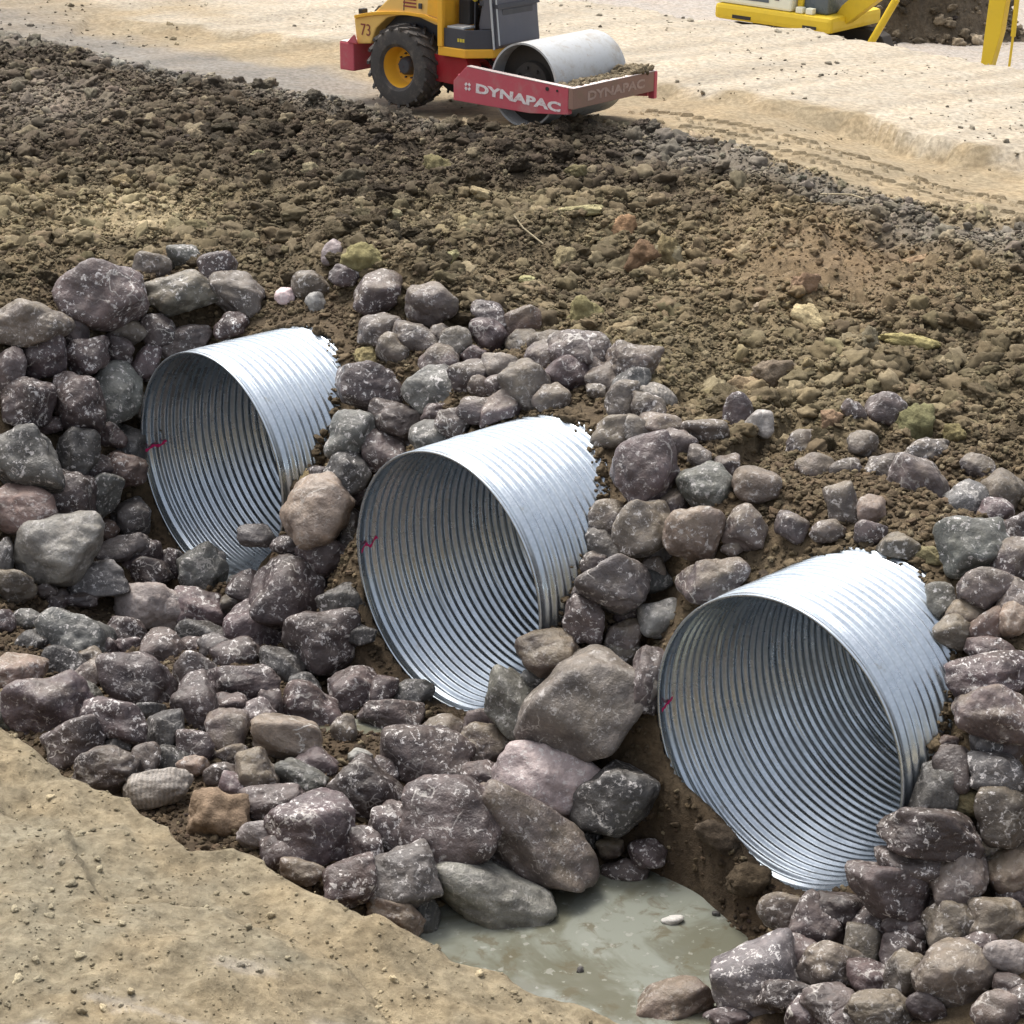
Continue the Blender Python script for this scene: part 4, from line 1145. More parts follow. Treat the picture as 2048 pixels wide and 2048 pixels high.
# soil that has run into the ribs where the fill meets each pipe
qs = []
for m in MOUTHS:
    n_ = 420
    th_ = np.radians(rng.uniform(-5, 140, n_)); zz_ = m[2] + R_PIPE * np.sin(th_)
    tb_ = np.interp(zz_, [1.0, 1.5, 2.1, 2.5, 2.9, 3.05], [0.05, 0.3, 0.78, 1.25, 1.68, 1.9]) + np.abs(rng.normal(0, 0.10, n_)) * -1 + 0.06
    rr_ = R_PIPE + 0.015
    qs.append(m + np.outer(tb_, AX) + np.outer(rr_ * np.cos(th_), SD) + np.outer(rr_ * np.sin(th_), [0, 0, 1]))
qs = np.vstack(qs)
rubble('pipe_edge_soil', qs, np.clip(0.014 * (1 - rng.uniform(size=len(qs))) ** -0.45, 0.012, 0.07), np.clip(ground_tint(qs) * np.exp(rng.normal(0, 0.2, len(qs)))[:, None], 0.03, 0.3), 1, M_EARTH, 444)
# pebbles on the sand bank and lumps on the road
pi = rng.choice(len(BANK_PTS), 7000)
pc = np.clip(BANK_COL[pi] * np.exp(rng.normal(0.30, 0.22, len(pi)))[:, None], 0.04, 0.7)
rubble('bank_pebbles', BANK_PTS[pi] + rng.uniform(-0.02, 0.02, (len(pi), 3)) * [1, 1, 0.1], np.clip(0.005 * (1 - rng.uniform(size=len(pi))) ** -0.42, 0.004, 0.03), pc, 1, M_SAND, 500, sink=0.1)
rx = rng.uniform(-14, 15, 9000); ry = rng.uniform(28, 50, 9000)
k = (ry > EDGE(rx) + 0.1) & (ry < FAR(rx) + 0.3) & (fbm(p3(rx * 0.5, ry * 0.5), 91, 3) > -0.05)
rx, ry = rx[k][:1000], ry[k][:1000]
RP = np.stack([rx, ry, land_z(rx, ry)], 1)
rt = ground_tint(RP) * np.exp(rng.normal(-0.15, 0.35, len(RP)))[:, None]
rubble('road_crumbs', RP, np.clip(0.012 * (1 - rng.uniform(size=len(RP))) ** -0.42, 0.01, 0.06), np.clip(rt, 0.05, 0.75), 1, M_EARTH, 600)
# the flat white stone and floating bits in the pool
wp = unproject(1345, 1841, -0.315)
o = place_stone('pool_stone', wp, np.zeros(3), 0, 40, 19, 0, 'l', 12345, 'flat white stone breaking the surface in the middle of the pool', 'stone', None, col=(.62, .60, .58), sub=3)
wp = unproject(1160, 1940, -0.32)
place_stone('pool_stone', wp, np.zeros(3), 0, 13, 13, 0, 'k', 12399, 'tiny dark stone poking from the milky near end of the pool', 'stone', None, sub=2)
wp = unproject(1432, 1828, -0.32)
place_stone('pool_stone', wp, np.zeros(3), 0, 15, 11, 0, 'k', 12401, 'tiny dark stone in the pool right of the flat white one', 'stone', None, sub=2)

# thin twigs lying on the slope
TWIG = mat_plain('dry_twig', (0.30, 0.25, 0.16), 0.9, 0, 0.3)
for pts_, lab_ in (([(1028, 446), (1046, 470), (1066, 486), (1086, 502)], 'thin pale twig lying on the slope above the middle pipe'), ([(1640, 402), (1672, 402), (1702, 403), (1728, 412)], 'pale curved root lying below the track at right')):
    w_, _ = hit_ground([q[0] for q in pts_], [q[1] for q in pts_])
    Shape().path([tuple(q + np.array([0, 0, 0.10])) for q in w_], 0.013, 6).build('twig', TWIG, None, label=lab_, cat='twig')

# ================================================================ culvert pipes
def pipe_mesh(seed):
    pitch, amp, per = 0.112, 0.021, 8
    L = 7.0; NT_ = 112; ns = int(L / pitch * per)
    t = np.linspace(0, L, ns + 1); th = np.linspace(0, 2 * math.pi, NT_, endpoint=False)
    T, H = np.meshgrid(t, th, indexing='ij')
    ph = 2 * math.pi * T / pitch - H
    a = amp * sstep(0.0, 0.25, T) + 0.004
    r = R_PIPE - 0.012 + a * np.sin(ph)
    seam = np.abs(((T - H / (2 * math.pi) * pitch * 8.0) / (pitch * 8.0)) % 1.0 - 0.5) * pitch * 8.0
    r = r + 0.008 * np.exp(-(seam / 0.016) ** 2) * sstep(0.05, 0.3, T)
    dent = fbm(np.stack([np.cos(H).ravel() * 1.2, np.sin(H).ravel() * 1.2, T.ravel() * 0.6], 1) + seed * 5.7, seed, 3).reshape(T.shape)
    r = r * (1 + 0.004 * np.cos(2 * H + 0.6 + seed)) - 0.007 * np.abs(dent) * sstep(0.0, 0.4, T)
    P = T[..., None] * AX + (r * np.cos(H))[..., None] * SD + (r * np.sin(H))[..., None] * np.array([0, 0, 1.0])
    i = np.arange((ns + 1) * NT_).reshape(ns + 1, NT_)
    f = np.stack([i[:-1], np.roll(i[:-1], -1, 1), np.roll(i[1:], -1, 1), i[1:]], -1).reshape(-1, 4)
    return mesh_from('corrugated_shell', P.reshape(-1, 3), f, M_ZINC, True)
def rim_mesh():
    NT_ = 128; prof = [(-0.016, -0.004), (0.012, -0.004), (0.014, 0.03), (-0.018, 0.03)]
    v, f = [], []
    for k in range(NT_):
        a = 2 * math.pi * k / NT_
        for dr, t in prof:
            r = R_PIPE - 0.010 + dr
            v.append(t * AX + r * math.cos(a) * SD + r * math.sin(a) * np.array([0, 0, 1.0]))
    for k in range(NT_):
        for j in range(4):
            f.append([k * 4 + j, ((k + 1) % NT_) * 4 + j, ((k + 1) % NT_) * 4 + (j + 1) % 4, k * 4 + (j + 1) % 4])
    return mesh_from('rim', np.array(v), np.array(f), M_ZINC, False)
def mark_mesh(a0, wav, ln, rise):
    v, f = [], []
    n = 14
    for k in range(n + 1):
        t = 0.02 + ln * k / n
        for s_ in (-1, 1):
            a = math.radians(a0) + wav * math.sin(k * 0.75 + wav * 90) - rise * (k / n) + s_ * (0.012 + 0.004 * math.sin(k * 1.7))
            r = R_PIPE - 0.046
            v.append(t * AX + r * math.cos(a) * SD + r * math.sin(a) * np.array([0, 0, 1.0]))
    for k in range(n): f.append([2 * k, 2 * k + 1, 2 * k + 3, 2 * k + 2])
    return mesh_from('paint_mark', np.array(v), np.array(f), mat_plain('red_paint', (0.60, 0.012, 0.13), 0.6, 0, 0.05))
RM = rim_mesh()
for m, lab, a0, wv, ln_, ri_ in zip(MOUTHS, ('corrugated steel culvert pipe at left, farthest and smallest in view', 'corrugated steel culvert pipe in the middle of the three', 'corrugated steel culvert pipe at right, nearest and largest in view'), (187, 184, 189), (0.010, 0.022, 0.002), (0.34, 0.25, 0.17), (0.02, 0.05, 0.06)):
    e = empty('culvert_pipe', m, 0, lab, 'pipe'); e['group'] = 'three culvert pipes in the fill'
    link('corrugated_shell', pipe_mesh(900 + int(a0)), e); link('rim', RM, e)
    link('paint_mark', mark_mesh(a0, wv, ln_, ri_), e, 'short red painted stroke inside the rim')
# ================================================================ spoil heaps behind the road
def heap(name, px, py, z0, rx, ry, h, seed, label, col):
    c = unproject(px, py, z0); c[2] = z0
    n = 90
    g = np.linspace(-1.15, 1.15, n); U, W = np.meshgrid(g, g, indexing='ij')
    r = np.hypot(U, W) * (1 + 0.12 * vnoise(p3((np.arctan2(U, W) * 1.5).ravel(), (U * 0).ravel()), seed).reshape(U.shape))
    z = h * np.clip(1 - r, -0.2, 1) ** 1.0 if False else h * np.where(r < 1, np.cos(np.clip(r, 0, 1) * math.pi / 2) ** 1.15, -0.25 * (r - 1))
    P = np.stack([(c[0] + U * rx).ravel(), (c[1] + W * ry).ravel(), (z).ravel()], 1)
    P[:, 2] += z0 + 0.22 * fbm(P * 1.1, seed, 4) + 0.08 * fbm(P * 4, seed + 5, 3)
    i = np.arange(n * n).reshape(n, n)
    f = np.stack([i[:-1, :-1], i[1:, :-1], i[1:, 1:], i[:-1, 1:]], -1).reshape(-1, 4)
    t = np.array(col) * (1 + 0.3 * fbm(P * 0.9, seed + 9, 3))[:, None]
    o = empty(name, (0, 0, 0), 0, label, 'dirt pile')
    link('heap_body', mesh_from('heap_body', P, f, M_EARTH, True, np.clip(t, 0.02, 0.5)), o)
    k = rng.choice(len(P), 1500); q = P[k] + rng.uniform(-0.05, 0.05, (1500, 3))
    rubble('heap_clods', q, np.clip(0.03 * (1 - rng.uniform(size=1500)) ** -0.5, 0.02, 0.16), np.clip(t[k] * np.exp(rng.normal(0.1, 0.4, 1500))[:, None], 0.03, 0.5), 1, M_EARTH, seed + 77, parent=o)
heap('spoil_heap', 1812, 60, 2.5, 2.9, 2.2, 3.4, 801, 'dark heap of dug earth beside the yellow excavator arm', (0.105, 0.085, 0.060))
heap('spoil_heap', 1330, -50, 2.6, 3.4, 2.6, 2.0, 811, 'low grey-brown earth heap behind the road left of the excavator', (0.20, 0.17, 0.125))

# ================================================================ road roller
Y_PAINT = mat_plain('yellow_paint', (0.80, 0.42, 0.03), 0.42, 0, 0.22, (0.42, 0.27, 0.10))
Y_PALE = mat_plain('sun_bleached_yellow', (0.80, 0.50, 0.13), 0.45, 0, 0.25, (0.50, 0.33, 0.15))
R_PAINT = mat_plain('faded_red_paint', (0.50, 0.085, 0.11), 0.55, 0, 0.75, (0.42, 0.22, 0.20), 2.2)
R_SHADED = mat_plain('shaded_red_chassis_paint', (0.32, 0.012, 0.018), 0.5, 0, 0.2)  # darker copy of the red, with the chassis shade put into the colour
R_WORN = mat_plain('worn_rusty_red', (0.27, 0.165, 0.125), 0.8, 0, 0.9, (0.22, 0.17, 0.115), 2.2)
D_GREY = mat_plain('dark_grey_plastic', (0.050, 0.052, 0.062), 0.45, 0, 0.25, (0.10, 0.095, 0.09))
M_GREY = mat_plain('grey_plastic', (0.10, 0.10, 0.115), 0.45, 0, 0.2, (0.16, 0.15, 0.14))
L_GREY = mat_plain('light_grey_metal', (0.50, 0.52, 0.52), 0.45, 0.2, 0.2)
BLACK = mat_plain('black_rubber', (0.022, 0.021, 0.021), 0.7, 0, 0.35, (0.07, 0.06, 0.05))
TYRE = mat_plain('dusty_tyre', (0.055, 0.050, 0.046), 0.85, 0, 0.75, (0.16, 0.135, 0.11), 5.0)
STEEL = mat_plain('scoured_drum_steel', (0.42, 0.43, 0.43), 0.45, 0.3, 0.85, (0.30, 0.265, 0.215), 2.6, wear=(0.34, 0.31, 0.27))
DARKST = mat_plain('muddy_dark_steel', (0.040, 0.035, 0.030), 0.8, 0.1, 0.5, (0.085, 0.068, 0.05))
WHITE = mat_plain('worn_white_lettering', (0.74, 0.70, 0.68), 0.6, 0, 0.45, (0.45, 0.22, 0.22), 9.0, wear=(0.50, 0.13, 0.15))
FADED = mat_plain('faded_pink_lettering', (0.40, 0.29, 0.24), 0.8, 0, 0.9, (0.27, 0.18, 0.14), 7.0, wear=(0.25, 0.17, 0.125))
WORNED = mat_plain('scuffed_steel_edge', (0.58, 0.50, 0.47), 0.6, 0.1, 0.4, (0.36, 0.24, 0.2), 6.0)
KHAKI = mat_plain('khaki_cloth', (0.21, 0.18, 0.115), 0.9, 0, 0.2)
SHIRT = mat_plain('blue_work_shirt', (0.10, 0.13, 0.18), 0.9, 0, 0.2)
SKIN = mat_plain('skin', (0.45, 0.27, 0.19), 0.6, 0, 0.1)
REDTXT = mat_plain('dark_red_print', (0.25, 0.05, 0.04), 0.6, 0, 0.3)
Y_TXT = mat_plain('yellow_print', (0.62, 0.50, 0.05), 0.6, 0, 0.2)

def text_mesh(body, width, height_, depth, bold):
    cu = bpy.data.curves.new('lettering', 'FONT'); cu.body = body; cu.size = 1.0; cu.extrude = 0.02; cu.offset = bold; cu.resolution_u = 3
    tmp = bpy.data.objects.new('lettering_tmp', cu); COL.objects.link(tmp)
    dg = bpy.context.evaluated_depsgraph_get()
    me = bpy.data.meshes.new_from_object(tmp.evaluated_get(dg))
    bpy.data.objects.remove(tmp)
    v = np.array([x.co[:] for x in me.vertices]); lo, hi = v.min(0), v.max(0)
    v = (v - lo) / np.maximum(hi - lo, 1e-6) * [width, height_, depth]
    me.vertices.foreach_set('co', v.astype(np.float32).ravel()); me.update()
    return me
def lettering(body, width, height_, depth, bold, M, mat, parent, name='lettering'):
    me = text_mesh(body, width, height_, depth, bold); me.transform(M); me.materials.clear(); me.materials.append(mat)
    return link(name, me, parent)

near_c = unproject(1046, 163, 4.68)
FW = np.array([0.79, -0.613, 0]); LF = np.array([0.613, 0.79, 0])
dc = near_c + LF * 1.0
roller = empty('road_roller', (dc[0], dc[1], 3.93), math.atan2(FW[1], FW[0]), 'yellow and red single drum road roller parked on the muddy track edge', 'roller')
roller.rotation_euler = (0, math.radians(-1.6), roller.rotation_euler.z)
roller.scale = (0.905,) * 3
def rb(name, sh, mat, parent=roller, smooth=False, **kw): return sh.build(name, mat, parent, smooth, **kw)
# drum
dr = Shape().lathe_y([(0.72, -1.04), (0.75, -1.065), (0.75, -1.04), (0.752, 0), (0.75, 1.04), (0.75, 1.065), (0.72, 1.04)], 0, 0.75, 72)
dr.lathe_y([(0.715, -1.063), (0.715, -0.72)], 0, 0.75, 72).lathe_y([(0.715, 1.063), (0.715, 0.72)], 0, 0.75, 72)
dr.lathe_y([(0.75, -1.065), (0.715, -1.065)], 0, 0.75, 72).lathe_y([(0.75, 1.065), (0.715, 1.065)], 0, 0.75, 72)
drum = rb('drum', dr, STEEL, smooth=True)
for s_ in (-1, 1):
    dd = Shape().lathe_y([(0.718, s_ * 0.74), (0.40, s_ * 0.74), (0.38, s_ * 0.86), (0.20, s_ * 0.88), (0.18, s_ * 0.98), (0.02, s_ * 0.98)], 0, 0.75, 40)
    for k in range(8):
        a = k * math.pi / 4 + 0.2
        dd.tube((0.29 * math.cos(a), s_ * 0.87, 0.75 + 0.29 * math.sin(a)), (0.29 * math.cos(a), s_ * 0.91, 0.75 + 0.29 * math.sin(a)), 0.03, seg=6)
    rb('drum_disc', dd, DARKST, drum, True)
# drum frame: two side plates, front and rear cross bars
poly = [(-1.46, 0.34), (-1.46, 0.70), (-1.16, 0.98), (1.16, 0.86), (1.16, 0.40), (0.30, 0.32)]
for s_ in (-1, 1):
    y0, y1 = (s_ * 1.15, s_ * 1.27) if s_ > 0 else (-1.27, -1.15)
    sp = rb('side_plate', Shape().prism(poly, 'y', y0, y1, 0.012), R_PAINT)
    e_ = Shape().prism([(-1.14, 0.982), (-1.14, 0.994), (1.15, 0.874), (1.15, 0.862)], 'y', y0 - 0.004, y1 + 0.004)
    rb('worn_edge', e_, WORNED, sp)
    if s_ < 0:
        Mt = Matrix.Translation((-0.93, -1.272, 0.535)) @ Matrix.Rotation(math.radians(90), 4, 'X')
        Mt = Mt @ Matrix.Rotation(math.radians(-3.5), 4, 'Z')
        lettering('DYNAPAC', 1.93, 0.175, 0.004, 0.045, Mt, WHITE, sp)
        em = Shape()                                              # small diamond of four chevrons before the name
        for a in range(4):
            Mq = Matrix.Translation((-1.12, -1.273, 0.625)) @ Matrix.Rotation(a * math.pi / 2, 4, 'Y')
            em.box(-0.028, 0.028, -0.004, 0.004, 0.032, 0.078, m=Mq @ Matrix.Rotation(math.pi / 4, 4, 'Y') @ Matrix.Translation((0, 0, 0.0)))
        rb('emblem', em, WHITE, sp)
        b_ = Shape()
        b_.tube((0.70, -1.268, 0.80), (0.70, -1.285, 0.80), 0.035, seg=12)
        rb('bolt', b_, DARKST, sp)
        rb('bolt', Shape().tube((0.92, -1.268, 0.79), (0.92, -1.28, 0.79), 0.022, seg=10), DARKST, sp)
fb = rb('front_bar', Shape().box(1.165, 1.27, -1.27, 1.27, 0.50, 0.86, 0.012), R_WORN)
Mt = Matrix.Translation((1.2725, -0.85, 0.60)) @ Matrix.Rotation(math.radians(90), 4, 'Z') @ Matrix.Rotation(math.radians(90), 4, 'X')
lettering('DYNAPAC', 1.75, 0.17, 0.003, 0.04, Mt, FADED, fb)
rb('worn_edge', Shape().box(1.16, 1.275, -1.272, 1.272, 0.862, 0.872), WORNED, fb)
rb('end_plate', Shape().box(1.15, 1.285, 1.20, 1.285, 0.36, 0.855, 0.01), R_PAINT, fb)
rb('rear_bar', Shape().box(-1.46, -1.34, -1.147, 1.147, 0.40, 0.80, 0.01), R_PAINT)
rb('scraper', Shape().box(0.80, 1.16, -1.10, 1.10, 0.78, 0.82, 0.005), R_WORN)
# mud caked on the scraper tray
mp = np.stack([rng.uniform(0.80, 1.20, 260), rng.uniform(-1.1, 1.2, 260), np.full(260, 0.84)], 1)
mp[:, 2] += np.where(mp[:, 1] > 0.6, 0.05, 0.0)
rubble('mud_cake', mp, rng.uniform(0.02, 0.06, 260) + 0.025 * (mp[:, 1] > 0.5), np.tile([0.16, 0.13, 0.085], (260, 1)) * rng.uniform(0.6, 1.3, (260, 1)), 1, M_EARTH, 640, parent=roller)
# articulation and chassis
rb('chassis', Shape().box(-3.9, -1.75, -0.48, 0.48, 0.55, 1.02, 0.02).box(-1.78, -1.46, -0.25, 0.25, 0.5, 0.85, 0.02), R_SHADED)
rb('chassis_flank', Shape().prism([(-2.35, 0.55), (-2.35, 1.04), (-1.52, 1.04), (-1.40, 0.80), (-1.62, 0.52)], 'y', -0.86, -0.50, 0.01), R_SHADED)
for k, (z_, b_) in enumerate(((0.95, 0.10), (0.88, 0.16), (0.80, 0.06))):
    rb('hydraulic_hose', Shape().path([(-1.75, -0.30 - 0.06 * k, z_), (-1.58, -0.34 - 0.05 * k, z_ + b_), (-1.36, -0.36 - 0.04 * k, z_ + b_ * 0.6), (-1.20, -0.40, z_ - 0.05)], 0.022, 8), BLACK, smooth=True)
rb('axle', Shape().tube((-2.95, -0.8, 0.75), (-2.95, 0.8, 0.75), 0.14, seg=16), DARKST)
# wheels
def wheel(y):
    w = link('wheel', None, roller); w.location = (-2.95, y, 0.745); w.scale = (1.05, 1.0, 1.05)
    hw = 0.29
    t = Shape().lathe_y([(0.36, -hw * 0.80), (0.42, -hw * 0.98), (0.56, -hw), (0.655, -hw * 0.92), (0.69, -hw * 0.75), (0.705, 0), (0.69, hw * 0.75), (0.655, hw * 0.92), (0.56, hw), (0.42, hw * 0.98), (0.36, hw * 0.80)], 0, 0, 56)
    nl = 19
    for k in range(nl * 2):
        side = -1 if k % 2 else 1
        a = 2 * math.pi * k / (nl * 2)
        for j, (f0, f1) in enumerate(((0.02, 0.55), (0.55, 1.02))):
            a0 = a + 0.30 * f0; a1 = a + 0.30 * f1
            q0 = Matrix.Rotation(-a0, 4, 'Y'); q1 = Matrix.Rotation(-a1, 4, 'Y')
            rr = 0.69 if j == 0 else 0.672
            vs_ = []
            for q, ff in ((q0, f0), (q1, f1)):
                y_ = side * hw * ff
                for dz in (-0.028, 0.028):
                    for r in (rr - 0.02, rr + 0.062 - 0.02 * ff):
                        vs_.append(t.bm.verts.new(q @ Vector((r, y_, dz))))
            for fi in ((0, 1, 3, 2), (4, 6, 7, 5), (0, 4, 5, 1), (2, 3, 7, 6), (1, 5, 7, 3), (0, 2, 6, 4)):
                t.bm.faces.new([vs_[i] for i in fi])
    t.build('tyre', TYRE, w, True)
    s_ = -1 if y < 0 else 1
    r = Shape().lathe_y([(0.385, s_ * hw * 0.86), (0.405, s_ * hw * 0.90), (0.385, s_ * hw * 0.80), (0.35, s_ * hw * 0.40), (0.335, s_ * 0.0), (0.30, -s_ * 0.06), (0.16, -s_ * 0.08)], 0, 0, 48)
    r.lathe_y([(0.385, s_ * hw * 0.86), (0.37, -s_ * hw * 0.8)], 0, 0, 48)
    r.build('rim', Y_PAINT, w, True)
    h = Shape().lathe_y([(0.17, -s_ * 0.09), (0.155, s_ * 0.05), (0.12, s_ * 0.09), (0.01, s_ * 0.095)], 0, 0, 24)
    for k in range(10):
        a = k * math.pi / 5
        h.tube((0.22 * math.cos(a), -s_ * 0.07, 0.22 * math.sin(a)), (0.22 * math.cos(a), -s_ * 0.03, 0.22 * math.sin(a)), 0.018, seg=6)
    h.build('hub', D_GREY, w, True)
wheel(-0.86); wheel(0.86)
# engine hood with wheel arch
hood_poly = [(-4.22, 1.02), (-4.28, 1.50), (-4.18, 1.56), (-3.80, 1.62), (-3.05, 2.22), (-2.06, 2.35), (-2.06, 1.55), (-2.25, 1.57), (-2.62, 1.66), (-3.05, 1.68), (-3.45, 1.58), (-3.72, 1.36), (-3.86, 1.06)]
hood = rb('hood', Shape().prism(hood_poly, 'y', -0.86, 0.86, 0.03), Y_PALE)
rb('hood_lip', Shape().prism([(-4.24, 1.56), (-3.80, 1.66), (-3.30, 1.72), (-2.90, 1.745), (-2.5, 1.74), (-2.06, 1.66), (-2.06, 1.60), (-2.5, 1.68), (-2.9, 1.685), (-3.3, 1.66), (-3.8, 1.60), (-4.24, 1.50)], 'y', -0.90, -0.863, 0.006), Y_PAINT, hood)
rb('hood_panel', Shape().prism([(-2.42, 1.75), (-2.38, 2.28), (-2.08, 2.32), (-2.08, 1.70)], 'y', -0.885, -0.864, 0.005), Y_PAINT, hood)
rb('inner_fender', Shape().box(-3.75, -2.1, -0.57, -0.53, 1.0, 1.66), D_GREY, hood)
Mt = Matrix.Translation((-4.10, -0.866, 1.20)) @ Matrix.Rotation(math.radians(90), 4, 'X')
lettering('73', 0.24, 0.22, 0.004, 0.0, Mt, REDTXT, hood, 'number')
pr = Shape()                                                   # unreadable small print and emblem on the hood
pr.box(-2.92, -2.78, -0.872, -0.864, 2.06, 2.16)
for k in range(3): pr.box(-3.02, -2.70, -0.872, -0.864, 1.83 + 0.065 * k, 1.86 + 0.065 * k)
rb('print', pr, REDTXT, hood)
for q_ in (-3.62, -3.02): rb('panel_seam', Shape().prism([(q_, 1.76), (q_ + 0.02, 1.76), (q_ + 0.05, 2.12 if q_ > -3.3 else 1.80), (q_ + 0.03, 2.12 if q_ > -3.3 else 1.80)], 'y', -0.868, -0.862), D_GREY, hood)
rb('hood_latch', Shape().box(-2.62, -2.55, -0.905, -0.866, 1.83, 1.93, 0.008), D_GREY, hood)
rb('work_light', Shape().box(-4.24, -4.14, -0.78, -0.62, 1.57, 1.67, 0.015), BLACK, hood)
grille = rb('rear_grille', Shape().box(-4.36, -4.285, -0.70, 0.70, 1.05, 1.50, 0.015), D_GREY)
for k in range(6): rb('grille_slat', Shape().box(-4.372, -4.362, -0.62, 0.62, 1.09 + 0.065 * k, 1.125 + 0.065 * k), M_GREY, grille)
rb('exhaust_cover', Shape().prism([(-4.10, 1.60), (-3.98, 1.72), (-3.72, 1.78), (-3.72, 1.64)], 'y', -0.5, 0.5, 0.01), D_GREY, hood)
cw = rb('counterweight', Shape().box(-4.62, -4.25, -0.92, 0.92, 0.50, 1.04, 0.03), R_PAINT)
rb('tow_bracket', Shape().prism([(-4.40, 1.04), (-4.22, 1.20), (-4.15, 1.04)], 'y', -0.95, -0.90, 0.008), R_PAINT, cw)
rb('worn_edge', Shape().box(-4.61, -4.28, -0.91, 0.91, 1.042, 1.05), WORNED, cw)
# operator platform
plat = rb('platform_frame', Shape().prism([(-2.06, -1.0), (-1.42, -1.0), (-1.05, -0.62), (-1.05, 0.62), (-1.42, 1.0), (-2.06, 1.0)], 'z', 1.06, 1.22, 0.015), Y_PAINT)
for y_ in (-0.97, 0.97):
    rb('cab_post', Shape().box(-2.06, -1.95, y_ - 0.045, y_ + 0.045, 1.222, 2.95, 0.012), Y_PAINT)
    rb('front_post', Shape().tube((-1.02, y_ * 0.66, 1.22), (-1.16, y_ * 0.72, 2.95), 0.022, seg=10), L_GREY)
rb('roof', Shape().box(-2.15, -0.95, -1.02, 1.02, 2.952, 3.06, 0.03), Y_PAINT)
rb('rear_wall', Shape().box(-2.055, -2.02, -0.92, 0.92, 1.225, 2.5, 0.008), Y_PAINT)
skirt = rb('platform_skirt', Shape().prism([(-1.945, -0.965), (-1.43, -0.965), (-1.08, -0.62), (-1.08, -0.58), (-1.46, -0.93), (-1.945, -0.93)], 'z', 1.222, 1.56, 0.006), D_GREY)
sp_ = Shape()
for k in range(3): sp_.box(-1.62 + 0.06 * k, -1.575 + 0.06 * k, -0.969, -0.9655, 1.34, 1.40)
rb('print', sp_, Y_TXT, skirt)
rb('step_tray', Shape().box(-1.90, -1.50, -0.925, -0.60, 1.56, 1.60, 0.008), L_GREY)
cons = rb('dash_console', Shape().prism([(-1.36, 1.225), (-1.42, 1.62), (-1.30, 2.25), (-1.04, 2.25), (-0.92, 1.30), (-1.0, 1.225)], 'y', -0.60, 0.60, 0.03), M_GREY)
rb('console_recess', Shape().box(-1.12, -0.985, -0.45, 0.45, 1.60, 1.92, 0.01), D_GREY, cons)
rb('console_ridge', Shape().prism([(-1.40, 1.98), (-1.38, 2.06), (-0.97, 2.02), (-0.96, 1.95)], 'y', -0.62, 0.62, 0.006), D_GREY, cons)
rb('console_side', Shape().prism([(-1.34, 1.55), (-1.27, 2.10), (-1.08, 2.06), (-1.02, 1.60)], 'y', -0.625, -0.602, 0.006), M_GREY, cons)
rb('edge_trim', Shape().path([(-0.925, -0.60, 1.30), (-1.03, -0.60, 2.22), (-1.10, -0.64, 2.9)], 0.014, 8), L_GREY, cons)
seat = rb('seat', Shape().box(-1.92, -1.52, -0.30, 0.26, 1.72, 1.88, 0.04), BLACK)
rb('backrest', Shape().box(-1.99, -1.88, -0.28, 0.24, 1.90, 2.55, 0.04), BLACK, seat)
rb('pedestal', Shape().box(-1.86, -1.58, -0.22, 0.18, 1.225, 1.72, 0.02), D_GREY, seat)
lever = rb('drive_lever', Shape().tube((-1.56, -0.55, 1.24), (-1.52, -0.58, 2.05), 0.016, seg=8), D_GREY)
kb = Shape(); bmesh.ops.create_uvsphere(kb.bm, u_segments=14, v_segments=10, radius=0.055, matrix=Matrix.Translation((-1.52, -0.58, 2.08)))
rb('knob', kb, Y_TXT, lever, True)
rb('side_box', Shape().box(-1.88, -1.62, -0.62, -0.36, 1.605, 2.05, 0.02), BLACK)

